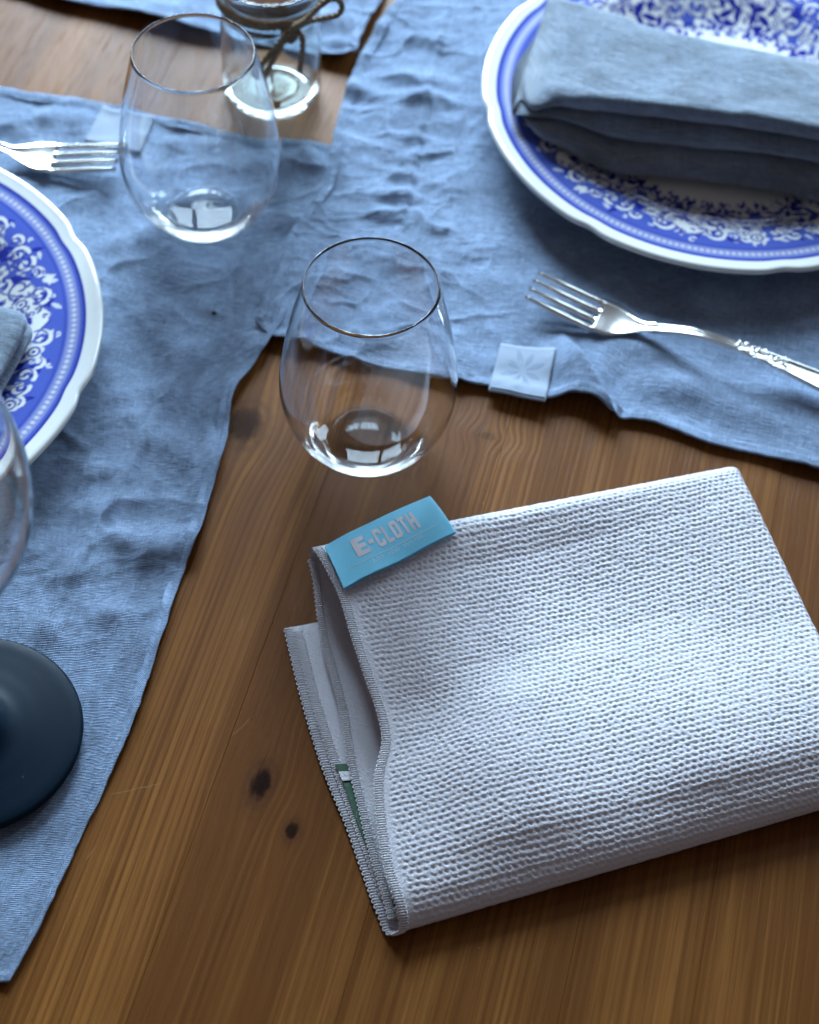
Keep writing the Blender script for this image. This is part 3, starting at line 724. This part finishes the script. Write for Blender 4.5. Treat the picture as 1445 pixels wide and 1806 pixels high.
tag(nL, 'grey blue linen napkin whose rounded corner juts in at the left edge', 'napkin', 'folded linen napkins on the plates')

# ------------------------------------------------------------------ forks
def fork(name, tip, neck, width, zf, label):
    """tip: middle of the tine ends, neck: where the head meets the handle (world xy)"""
    tip, neck = np.asarray(tip)[:2], np.asarray(neck)[:2]
    ax = neck - tip; HL = np.linalg.norm(ax); ax /= HL; nx = np.array([-ax[1], ax[0]])
    root = empty(name, (*tip, 0)); base = zf
    def pt(s, t, z): q = ax * s + nx * t; return (q[0], q[1], base + z)
    # centre-line height by distance s from the tips
    zs = spline(np.array([0, .012, .026, .040, .050, .060, .072, .090, .120, .160, .205]), np.array([[.0080], [.0060], [.0034], [.0012], [.0006], [.0018], [.0060], [.0115], [.0125], [.0075], [.0028]]), np.linspace(0, .205, 400))[:, 0]
    zc = lambda s: float(np.interp(s, np.linspace(0, .205, 400), zs))
    TH2 = .0018
    def slab_strip(S, lo, hi, dish=0.0, th=TH2, crown=0.0, nt=9):
        mb = MB(); V = []
        for s, a, b in zip(S, lo, hi):
            for t in np.linspace(0, 1, nt):
                V.append(pt(s, a + (b - a) * t, zc(s) + dish * (2 * t - 1)**2 + crown * (1 - (2 * t - 1)**2)))
            for t in np.linspace(1, 0, nt):
                V.append(pt(s, a + (b - a) * t, zc(s) - th * (.55 + .45 * (1 - (2 * t - 1)**2)) + dish * (2 * t - 1)**2))
        n = len(S); k = 2 * nt; mb.add(V, grid_faces(n, k, True)); mb.f += [list(range(k)), [(n-1) * k + j for j in range(k)][::-1]]
        return mb
    W = width / 2; sroot = HL * .60
    S = np.linspace(sroot, HL * 1.10, 24); t = (S - S[0]) / (S[-1] - S[0])
    half = W * (1 - .86 * sstep(.15, 1.0, t)) ; half = np.maximum(half, .0030)
    slab_strip(S, -half, half, dish=.0012).build('head', STEEL, root)
    tw, gap = width * .155, (width - 4 * width * .155) / 3
    for k in range(4):
        c = -W + tw / 2 + k * (tw + gap); S = np.linspace(0, sroot + .0015, 18); t = S / S[-1]
        h = tw / 2 * (.55 + .45 * sstep(0, .5, t)); cc = c * (1 - .05 * (1 - t))
        slab_strip(S, cc - h, cc + h, th=.0022, crown=.0007, nt=7).build('tine', STEEL, root)
    S = np.linspace(HL * 1.06, .205, 70); t = (S - S[0]) / (S[-1] - S[0])
    half = .0030 - .0004 * np.sin(t * 3) + .0052 * sstep(.25, .95, t)
    half *= np.sqrt(np.clip((1.02 - t) / .06, 0.02, 1))
    h = slab_strip(S, -half, half, th=.0026, crown=-.0002, nt=11).build('handle', STEEL, root)
    for sd in (-1, 1):                                         # raised threads along both sides of the handle
        P = [pt(s, sd * (w_ - .0009), zc(s) + .0002) for s, w_ in zip(S[1:-3], half[1:-3])]
        V, F = tube(P, .0008, 8); MB().add(V, F).build('rim', STEEL, h)
    orn = MB(); s0 = HL + .052                                 # flower relief on the handle
    R = random.Random(4)
    for k in range(26):
        s = s0 + .028 * k / 26; wdt = float(np.interp(s, S, half)) * .72
        a = k * 1.9; c = (s, wdt * math.sin(a))
        P = [pt(c[0] + .0019 * math.cos(q + a) * (1 - q / 9), c[1] + .0017 * math.sin(q + a) * (1 - q / 9), zc(s) + .0003) for q in np.linspace(0, 5.2, 12)]
        V, F = tube(P, np.linspace(.0007, .0004, 12), 6); orn.add(V, F)
    orn.build('ornament', STEEL, h)
    return tag(root, label, 'fork', 'silver forks beside the plates')
zfork = .0042
tipR = (np.array(at(945, 476, .014)) + np.array(at(933, 519, .014))) / 2
fork('fork', tipR, at(1135, 574, .009), .0250, zfork, 'silver fork lying in the shadow below the right plate')
tipL = (np.array(at(217, 255, .014)) + np.array(at(205, 296, .014))) / 2
fork('fork', tipL, at(18, 266, .009), .0250, .0058, 'silver fork at upper left with its tines behind the rear glass')

# ------------------------------------------------------------------ stemless glasses
def tumbler(name, x, y, z, label, rz=0.0):
    out = [(0, .0010), (.012, .0006), (.0195, 0), (.0225, .0006), (.0262, .0032), (.0318, .0098), (.0378, .0190), (.0421, .0300), (.0439, .0400), (.0441, .0470), (.0431, .0580), (.0409, .0720), (.0378, .0880), (.0344, .1020), (.0318, .1128)]
    rim = [(.03165, .11310), (.0314, .11325), (.03115, .11310)]
    inn = [(.0311, .1128), (.03365, .1020), (.03695, .0880), (.0400, .0720), (.0422, .0580), (.0432, .0470), (.0429, .0400), (.0410, .0300), (.0363, .0192), (.0294, .0112), (.0205, .0064), (.0100, .0046), (0, .0042)]
    P = np.concatenate([smooth_path(out, 54), rim, smooth_path(inn, 54)]); P[:, 0] = np.maximum(P[:, 0], 1e-5)
    V, F = lathe(P, 128); o = mesh(name, V, F, GLASS); o.location = (x, y, z)
    return tag(o, label, 'drinking glass', 'clear stemless drinking glasses')
fb, rb = at(647, 777), at(363, 387)
tumbler('drinking_glass', fb[0], fb[1], .0003, 'clear stemless glass standing on bare wood next to the white cloth')
tumbler('drinking_glass', rb[0], rb[1], .0042, 'clear stemless glass on the left linen runner in front of the twine tied jar')

# ------------------------------------------------------------------ black footed wine glass
wg = empty('wine_glass', (-.1903, .384, .0034))
tag(wg, 'wine glass with a black foot and clear bowl cut off at the left edge', 'wine glass')
ft = [(.001, .0), (.044, .0), (.0490, .0003), (.0504, .0014), (.0507, .0026), (.0500, .0038), (.0478, .0046), (.040, .0057), (.030, .0070), (.020, .0092), (.012, .0165), (.0075, .0240), (.0058, .0330)]
V, F = lathe(np.concatenate([[(1e-5, 0)], smooth_path(ft[1:], 50)]), 128); mesh('foot', V, F, BLACK, wg)
V, F = lathe(smooth_path([(.0058, .0330), (.0048, .055), (.0046, .080), (.0052, .100), (.0075, .1125), (.0100, .1170)], 30), 48); mesh('stem', V, F, BLACK, wg)
ob = [(1e-5, .1172), (.0100, .1176), (.0250, .1240), (.0390, .1370), (.0480, .1560), (.0508, .1760), (.0492, .1980), (.0440, .2240), (.0400, .2400)]
ib = [(.0388, .2402), (.0428, .2240), (.0480, .1980), (.0496, .1760), (.0468, .1566), (.0380, .1384), (.0242, .1258), (.0100, .1206), (1e-5, .1200)]
P = np.concatenate([smooth_path(ob, 44), [(.0395, .2406)], smooth_path(ib, 44)]); V, F = lathe(P, 128); mesh('bowl', V, F, GLASS, wg)

# ------------------------------------------------------------------ glass jar tied with twine
jp = at(474, 160); JX, JY = jp[0] + .0026, jp[1]
jar = empty('glass_jar', (JX, JY, .0003)); tag(jar, 'clear glass jar with a brown twine bow tied round its neck', 'jar')
jo = [(1e-5, .0016), (.020, .0010), (.0255, 0), (.0285, .0010), (.0305, .0045), (.0312, .0100), (.0312, .0500), (.0306, .0580), (.0296, .0625), (.0300, .0650), (.0312, .0665), (.0312, .0690), (.0302, .0705), (.0302, .0735), (.0316, .0750), (.0318, .0785), (.0310, .0800)]
ji = [(.0286, .0800), (.0280, .0780), (.0278, .0700), (.0278, .0600), (.0286, .0540), (.0289, .0480), (.0291, .0130), (.0276, .0072), (.0205, .0046), (.0100, .0040), (1e-5, .0038)]
P = np.concatenate([smooth_path(jo, 90), smooth_path(ji, 60)]); P[:, 0] *= .935; P[:, 1] = np.where(P[:, 1] > .02, .02 + (P[:, 1] - .02) * 1.05, P[:, 1]); V, F = lathe(P, 112); mesh('jar_body', V, F, JARGLASS, jar)
def rope(path, r=.00130, turns=420.0):
    """two strands twisted round the path"""
    p = np.asarray(path, float); L = np.r_[0, np.cumsum(np.linalg.norm(np.diff(p, axis=0), axis=1))]
    t = np.gradient(p, axis=0); t /= np.linalg.norm(t, axis=1)[:, None]
    u = np.cross(t, [.3, .2, .93]); u /= np.linalg.norm(u, axis=1)[:, None]; v = np.cross(t, u); mb = MB()
    for k in (0, math.pi):
        a = L * turns * 2 + k; q = p + (u * np.cos(a)[:, None] + v * np.sin(a)[:, None]) * r * .55
        V, F = tube(q, r * (.85 + .12 * np.sin(L * 3000 + k)), 6); mb.add(V, F)
    return mb
def jl(u, v, r=None, dz=0, y=None):
    """jar-local point on the plane facing the camera at depth y, seen at pixel u, v"""
    d = (u - PW / 2) / FPX * XI + (v - PH / 2) / FPX * YI + FW
    yy = (JY - .0305 if y is None else JY + y); t = yy / d[1]; p = CAM + d * t
    return p - np.array([JX, JY, .0003])
knot = jl(512, 54)
ang = np.linspace(math.radians(-62), math.radians(298), 90)
k_az = math.atan2(knot[1], knot[0])
for i, dz in enumerate((.0, .0017)):
    a = np.linspace(k_az, k_az + 2 * math.pi, 120); zz = knot[2] + .0005 + dz + .0010 * np.sin(a - k_az + i * 2) * 0.6
    rope(np.stack([np.cos(a) * .0300, np.sin(a) * .0300, zz], -1)).build('twine', JUTE, jar)
kn = MB()
for k in range(4):
    a = np.linspace(0, 2 * math.pi, 28); ca = k * .8
    q = np.stack([.0042 * np.cos(a), .0022 * np.sin(a), .0050 * np.sin(a + ca)], -1) + knot + np.array([0, -.0012, 0])
    R_ = rope(q, .0010); [kn.add(v, []) for v in ()]
    kn.v += R_.v; kn.f += [[i + kn.n for i in f] for f in R_.f]; kn.n += R_.n
kn.build('knot', JUTE, jar)
lp = [jl(514, 50), jl(540, 34, y=-.040), jl(566, 10, y=-.046), jl(585, -2, y=-.046), jl(600, 3, y=-.044), jl(603, 14, y=-.042), jl(596, 26, y=-.040), jl(572, 32, y=-.038), jl(545, 38, y=-.036), jl(518, 52)]
rope(smooth_path(lp, 120)).build('loop', JUTE, jar)
lp = [jl(510, 50), jl(500, 66, y=-.036), jl(476, 96, y=-.038), jl(462, 116, y=-.039), jl(458, 128, y=-.039), jl(466, 134, y=-.039), jl(474, 120, y=-.039), jl(488, 92, y=-.037), jl(508, 60)]
rope(smooth_path(lp, 120)).build('loop', JUTE, jar)
for tl in ([jl(520, 52), jl(532, 62, y=-.036), jl(534, 84, y=-.037), jl(531, 110, y=-.037), jl(528, 128, y=-.037)], [jl(510, 52), jl(498, 78, y=-.037), jl(480, 110, y=-.038), jl(466, 138, y=-.039)]):
    rope(smooth_path(tl, 80)).build('tail', JUTE, jar)
V, F = lathe(smooth_path([(1e-5, .0806), (.0200, .0806), (.0245, .0802), (.0258, .0780), (.0256, .0740), (.0245, .0712), (.0200, .0706), (1e-5, .0706)], 40), 64)
cn = mesh('candle', V, F, WAX); cn.location = (JX, JY, .0003); tag(cn, 'brown candle set in the mouth of the glass jar', 'candle')

# ------------------------------------------------------------------ folded white waffle cloth
cloth = empty('cleaning_cloth', at(690, 1500)); CO = np.array(cloth.location)
tag(cloth, 'folded white waffle weave cloth with a sky blue label, lying on the wood', 'cloth')
LEFT = [(504, 1108, .0015), (539, 1250, .0015), (573, 1358, .0015), (617, 1466, .0015), (642, 1538, .0015), (667, 1606, .0018), (692, 1648, .0030),
        (705, 1642, .0058), (707, 1622, .0096), (701, 1594, .0126),
        (683, 1538, .0148), (668, 1448, .0164), (664, 1369, .0182), (677, 1300, .0200), (667, 1250, .0220), (652, 1208, .0240), (624, 1126, .0268), (598, 1043, .0290), (578, 1003, .0300), (558, 970, .0300),
        (550, 966, .0262), (546, 977, .0205),
        (553, 1010, .0165), (566, 1108, .0100), (602, 1252, .0070), (618, 1350, .0060), (635, 1423, .0055), (656, 1509, .0050), (680, 1590, .0046), (689, 1624, .0042),
        (682, 1604, .0032), (644, 1500, .0028), (592, 1360, .0028), (556, 1250, .0028), (521, 1114, .0028)]
RE0, RE1 = np.array((1317., 818.)), np.array((1590., 1385.))
rt = [(.22, .0015), (.42, .0015), (.57, .0015), (.72, .0015), (.83, .0015), (.93, .0015), (1.0, .0030), (1.002, .0072), (.984, .0135), (.945, .0185),
      (.86, .0226), (.73, .0234), (.60, .0230), (.50, .0222), (.43, .0218), (.36, .0219), (.23, .0232), (.10, .0250), (.040, .0248), (.008, .0230),
      (.0, .0190), (.012, .0135), (.08, .0110), (.22, .0080), (.42, .0065), (.57, .0058), (.70, .0055), (.82, .0050), (.92, .0046), (.955, .0042),
      (.93, .0032), (.78, .0028), (.58, .0028), (.42, .0028), (.24, .0028)]
RIGHT = [(*(RE0 + (RE1 - RE0) * a), z * .80) for a, z in rt]
Lw = np.array([at(*p) for p in LEFT]); Rw = np.array([at(*p) for p in RIGHT])
key = np.r_[0, np.cumsum(np.linalg.norm(np.diff((Lw + Rw) / 2, axis=0), axis=1))]
def slices(i0, i1, step):
    n = max(2, int((key[i1] - key[i0]) / step)); return np.linspace(key[i0], key[i1], n, endpoint=False)
S_ = np.concatenate([slices(0, 6, .0016), slices(6, 9, .0006), slices(9, 21, .00043), slices(21, 29, .0016), slices(29, 34, .0016), [key[34]]])
NUc = 470; uu = np.linspace(0, 1.0, NUc)
Ls, Rs = spline(key, Lw, S_), spline(key, Rw, S_)
kk = np.interp(S_, key, np.arange(35.0))
short = 1 - .05 * (sstep(7.0, 5.5, kk) + sstep(19.4, 20.8, kk))            # the inner sheets end short of the right side
ue = uu[None, :, None] * short[:, None, None]
base = Ls[:, None] * (1 - ue) + Rs[:, None] * ue
topw = sstep(8.6, 10.5, kk) * sstep(20.2, 18.0, kk)                        # 1 on the top sheet
tt_ = np.clip((19 - kk) / 10, 0, 1)                                          # 0 back .. 1 front
# billows of the top sheet: a dip behind the middle, a swell towards the front
U2, T2 = np.meshgrid(uu, tt_)
bil_ = (-.0058 * np.exp(-((T2 - .26 - .10 * U2) / .20)**2) * np.sin(np.clip(U2 * 1.15, 0, 1) * math.pi) + .0042 * np.exp(-((T2 - .80) / .20)**2) * sstep(.0, .35, U2)
        - .0030 * np.exp(-((U2 - .10) / .09)**2 - ((T2 - .52) / .16)**2) + .0022 * np.exp(-((U2 - .24) / .12)**2 - ((T2 - .70) / .2)**2)
        + .0012 * vnoise(U2 * 5, T2 * 5, 44) * sstep(0, .1, U2))
base[..., 2] += bil_ * topw[:, None]
# the right side rolls under: the last stretch of every sheet bends down
roll = np.clip((uu - .962) / .038, 0, 1)
rollw = sstep(6.8, 8.6, kk) * sstep(22.6, 20.6, kk)
base[..., 2] = np.maximum(base[..., 2] * 0 + .003, base[..., 2] - rollw[:, None] * (1 - np.sqrt(np.clip(1 - roll**2, 0, 1)))[None] * .021) * rollw[:, None] + base[..., 2] * (1 - rollw[:, None])
dU = np.gradient(base, axis=1); dS = np.gradient(base, axis=0)
nrm = np.cross(dU, dS); nrm /= np.maximum(1e-12, np.linalg.norm(nrm, axis=2))[..., None]
# keep the normal on the cloth's outer face (up on the top sheet)
mid_row = np.argmin(np.abs(kk - 14)); sgn = 1.0 if nrm[mid_row, NUc // 2, 2] > 0 else -1.0
nrm *= sgn
um = uu[None, :] * .222 + 0 * base[..., 0]; vm = S_[:, None] + 0 * um
CU, CV = .0030, .00280
jx = .22 * vnoise(um * 160, vm * 160, 71) + .12 * vnoise(um * 420, vm * 420, 75); jy = .16 * vnoise(um * 160, vm * 160, 72)
pv = vm / CV + jy; pu = um / CU + .62 * pv + jx
su = .5 - .5 * np.cos(2 * math.pi * pu); sv = .5 - .5 * np.cos(2 * math.pi * pv)
pit = sstep(.28, .95, su * (.25 + .75 * sv)) * sstep(.12, .75, sv)
rib = .5 + .5 * np.cos(2 * math.pi * pv)
hgt = (-.00050 - .00014 * vnoise(um * 300, vm * 300, 76)) * pit + .00012 * rib +   .00015 * vnoise(um * 900, vm * 900, 73)
inner = sstep(.0045, .0075, um)                                              # plain hem along the stitched edge
front_face = 1 - .15 * sstep(9.2, 8.4, kk)[:, None] * sstep(5.5, 6.2, kk)[:, None]
disp = hgt * inner * np.where((kk > 5.5)[:, None] & (kk < 20.8)[:, None], 1.0, .12) * front_face
pts = base + nrm * disp[..., None]
pts[..., 2] = np.maximum(pts[..., 2], .0006)
o = mesh('folded_sheet', pts.reshape(-1, 3) - CO, grid_faces(len(S_), NUc), WHITE_CLOTH, cloth)
def overlock(rows, name, inset=.0025, pitch=.00112, thick=.00042, up=.0005, pairs=True):
    """thread whipped round the stitched left edge of the sheet between station numbers"""
    e = base[rows, 0]; i1 = base[rows, 10]; n = nrm[rows, 5]
    inw = i1 - e; inw /= np.linalg.norm(inw, axis=1)[:, None]
    L = np.r_[0, np.cumsum(np.linalg.norm(np.diff(e, axis=0), axis=1))]
    m = int(L[-1] / pitch * 14); t = np.linspace(0, L[-1], m)
    f = lambda A: np.stack([np.interp(t, L, A[:, k]) for k in range(3)], -1)
    ee, ii, nn = f(e), f(inw), f(n); a = t / pitch * 2 * math.pi
    q = ee + ii * (inset * (.42 + .58 * np.cos(a)))[:, None] + nn * (up * np.sin(a))[:, None]
    rj = 1 + .10 * vnoise(t * 900, t * 0, 91)
    V, F = tube(q, thick * rj, 6); mb = MB().add(V, F)
    # the looped chain along the inner side of the stitching
    q = ee + ii * (inset * 1.05 + .0007 * np.sin(a * .5))[:, None] + nn * (up * .55 + .0003 * np.cos(a))[:, None]
    V, F = tube(q, thick * .8, 5); mb.add(V, F)
    q = ee + ii * (-.0006 + .0004 * np.sin(a * .5 + 1.2))[:, None]
    V, F = tube(q, thick * .8, 5); mb.add(V, F)
    ob = mb.build(name, STITCH, cloth); ob.data.transform(Matrix.Translation(Vector(-CO))); ob['kind'] = 'stuff'
    return ob
def rows(a, b, n=3): return np.where((kk >= a) & (kk <= b))[0]
overlock(rows(6.0, 19.4), 'edge_stitching')
overlock(rows(21.2, 28.8), 'edge_stitching')
overlock(rows(30.2, 34), 'edge_stitching')
overlock(rows(0, 6.2), 'edge_stitching', inset=.0028, pitch=.00135, thick=.00038, up=.0005)

# the blue ribbon label sewn to the back left corner
NB = 64; bu = np.linspace(0, 1, NB)
topedge = smooth_path([at(573, 963, .0330), at(606, 944, .0350), at(645, 925, .0362), at(700, 899, .0362), at(757, 875, .0345)], NB)
botedge = smooth_path([at(607, 1037, .0322), at(650, 1014, .0330), at(700, 990, .0318), at(752, 963, .0302), at(802, 939, .0286)], NB)
NVb = 20; bv = np.linspace(0, 1, NVb)[:, None, None]
LP = topedge[None] * (1 - bv) + botedge[None] * bv
LP[..., 2] += .0012 * np.sin(np.linspace(0, math.pi, NVb))[:, None] * (.4 + .6 * bu)[None] + .0004 * np.sin(bu * 9)[None] * np.linspace(0, 1, NVb)[:, None]
# front ribbon, rounded fold at the right end, return ribbon underneath
lane = [LP]
dirw = LP[:, -1] - LP[:, -2]; dirw /= np.linalg.norm(dirw, axis=1)[:, None]
fold = np.stack([LP[:, -1] + dirw * (.0009 * math.sin(a)) + np.array([0, 0, -.0009 * (1 - math.cos(a))]) for a in np.linspace(.4, math.pi, 6)], 1)
ret = LP[:, ::-1] + np.array([0, 0, -.0018])
RB = np.concatenate([LP, fold, ret[:, 1:]], 1)
lb = mesh('label', RB.reshape(-1, 3) - CO, grid_faces(NVb, RB.shape[1], flip=True), BLUE_SATIN, cloth)
arc = np.r_[0, np.cumsum(np.linalg.norm(np.diff(RB[NVb // 2], axis=0), axis=1))]
set_uv(lb, np.stack(np.broadcast_arrays(arc[None, :], np.linspace(0, .026, NVb)[:, None]), -1).reshape(-1, 2))
# lettering: each block letter from bars in label fractions (a along, b across)
def bars(a0, a1, b0, b1, lst):
    return [[(a0 + (a1 - a0) * x, b0 + (b1 - b0) * y) for x, y in q] for q in lst]
bx_ = lambda x0, y0, x1, y1: [(x0, y0), (x1, y0), (x1, y1), (x0, y1)]
O_ = [bx_(0, .12, .34, .88), bx_(.66, .12, 1, .88), [(.0, .12), (.18, 0), (.82, 0), (1, .12), (.66, .20), (.34, .20)], [(0, .88), (.34, .80), (.66, .80), (1, .88), (.82, 1), (.18, 1)]]
C_ = [bx_(0, .12, .34, .88), bx_(.66, .12, 1, .34), bx_(.66, .66, 1, .88), O_[2], O_[3]]
LET = {'E': [bx_(0, 0, .46, 1), bx_(.46, 0, 1, .24), bx_(.46, .38, .92, .62), bx_(.46, .76, 1, 1)], '-': [bx_(0, .40, 1, .62)], 'C': C_, 'L': [bx_(0, 0, .38, 1), bx_(.38, .82, 1, 1)],
       'O': O_, 'T': [bx_(0, 0, 1, .19), bx_(.32, .19, .68, 1)], 'H': [bx_(0, 0, .35, 1), bx_(.65, 0, 1, 1), bx_(.35, .40, .65, .60)]}
lay = [('E', .215, .335), ('-', .352, .395), ('C', .415, .482), ('L', .498, .552), ('O', .566, .632), ('T', .643, .706), ('H', .718, .786)]
def plaque(name, polys, mat, dz=.00022, sub=4):
    mb = MB()
    for q in polys:
        P = []
        for i in range(len(q)):
            for k in range(sub):
                t = k / sub; P.append((q[i][0] + (q[(i+1) % len(q)][0] - q[i][0]) * t, q[i][1] + (q[(i+1) % len(q)][1] - q[i][1]) * t))
        n = len(P); top = [bil(LP, a, b, dz) for a, b in P]; low = [bil(LP, a, b, -.0001) for a, b in P]
        cx, cy = sum(a for a, _ in P) / n, sum(b for _, b in P) / n
        mb.add(np.array(top + low + [bil(LP, cx, cy, dz)]), [[i, (i+1) % n, 2 * n] for i in range(n)] + [[i, n + i, n + (i+1) % n, (i+1) % n] for i in range(n)])
    o = mb.build(name, mat, lb, smooth=False); o.data.transform(Matrix.Translation(Vector(-CO))); return o
for ch, a0, a1 in lay: plaque('letter', bars(a0, a1, .19, .60, LET[ch]), SILVER_INK)
plaque('woven_line', [[(.10 + .8 * k / 24, .695), (.10 + .8 * (k + 1) / 24, .695), (.10 + .8 * (k + 1) / 24, .712), (.10 + .8 * k / 24, .712)] for k in range(24)], PALE_INK, .00012, 1)
def text_on_label(txt, a0, a1, b0, b1):
    c = bpy.data.curves.new('small_print', 'FONT'); c.body = txt; c.resolution_u = 2
    t = bpy.data.objects.new('small_print', c); link(t); bpy.context.view_layer.update()
    me = bpy.data.meshes.new_from_object(t.evaluated_get(bpy.context.evaluated_depsgraph_get()))
    bpy.data.objects.remove(t); co = np.array([v.co[:] for v in me.vertices]); f = [list(p.vertices) for p in me.polygons]
    lo, hi = co.min(0), co.max(0)
    V = [bil(LP, a0 + (a1 - a0) * (x - lo[0]) / (hi[0] - lo[0]), b1 - (b1 - b0) * (y - lo[1]) / (hi[1] - lo[1]), .00020) for x, y, _ in co]
    o = mesh('small_print', np.array(V) - CO, f, PALE_INK, lb, smooth=False); return o
text_on_label('JUST  ADD  WATER', .30, .76, .745, .85)

# green care label peeping out between the lower sheets
def strip_quad(name, rows_, mat, parent, z):
    V = [at(u, v, z) - CO for r in rows_ for u, v in r]
    n = len(rows_[0]); V2 = [p - np.array([0, 0, .0003]) for p in V]
    N = len(V); F = grid_faces(len(rows_), n).tolist() + [[i + N for i in f[::-1]] for f in grid_faces(len(rows_), n).tolist()]
    return mesh(name, V + V2, F, mat, parent, smooth=False)
cl = strip_quad('care_label', [[(590, 1348), (650, 1344)], [(598, 1362), (655, 1358)], [(604, 1377), (660, 1373)], [(630, 1450), (680, 1446)], [(664, 1540), (700, 1538)], [(684, 1600), (700, 1598)]], GREEN_SATIN, cloth, .0046)
strip_quad('white_band', [[(597, 1361), (655, 1357)], [(604, 1377), (660, 1373)]], STITCH, cl, .0051)

# ------------------------------------------------------------------ a crumb on the left runner
cp = at(378, 561); R = random.Random(2); V = []; F = []
for j, (r, z) in enumerate(((.0004, 0), (.0013, .0006), (.0011, .0013), (.0003, .0017))):
    for k in range(7): a = k / 7 * 6.283; q = r * R.uniform(.7, 1.2); V.append((q * 1.3 * math.cos(a), q * math.sin(a), z))
F = grid_faces(4, 7, True).tolist() + [list(range(6, -1, -1)), list(range(21, 28))]
cr = mesh('crumb', V, F, CRUMB); cr.location = (cp[0], cp[1], zA(cp[0], cp[1]) - .0003); tag(cr, 'tiny dark crumb on the left blue runner', 'crumb')
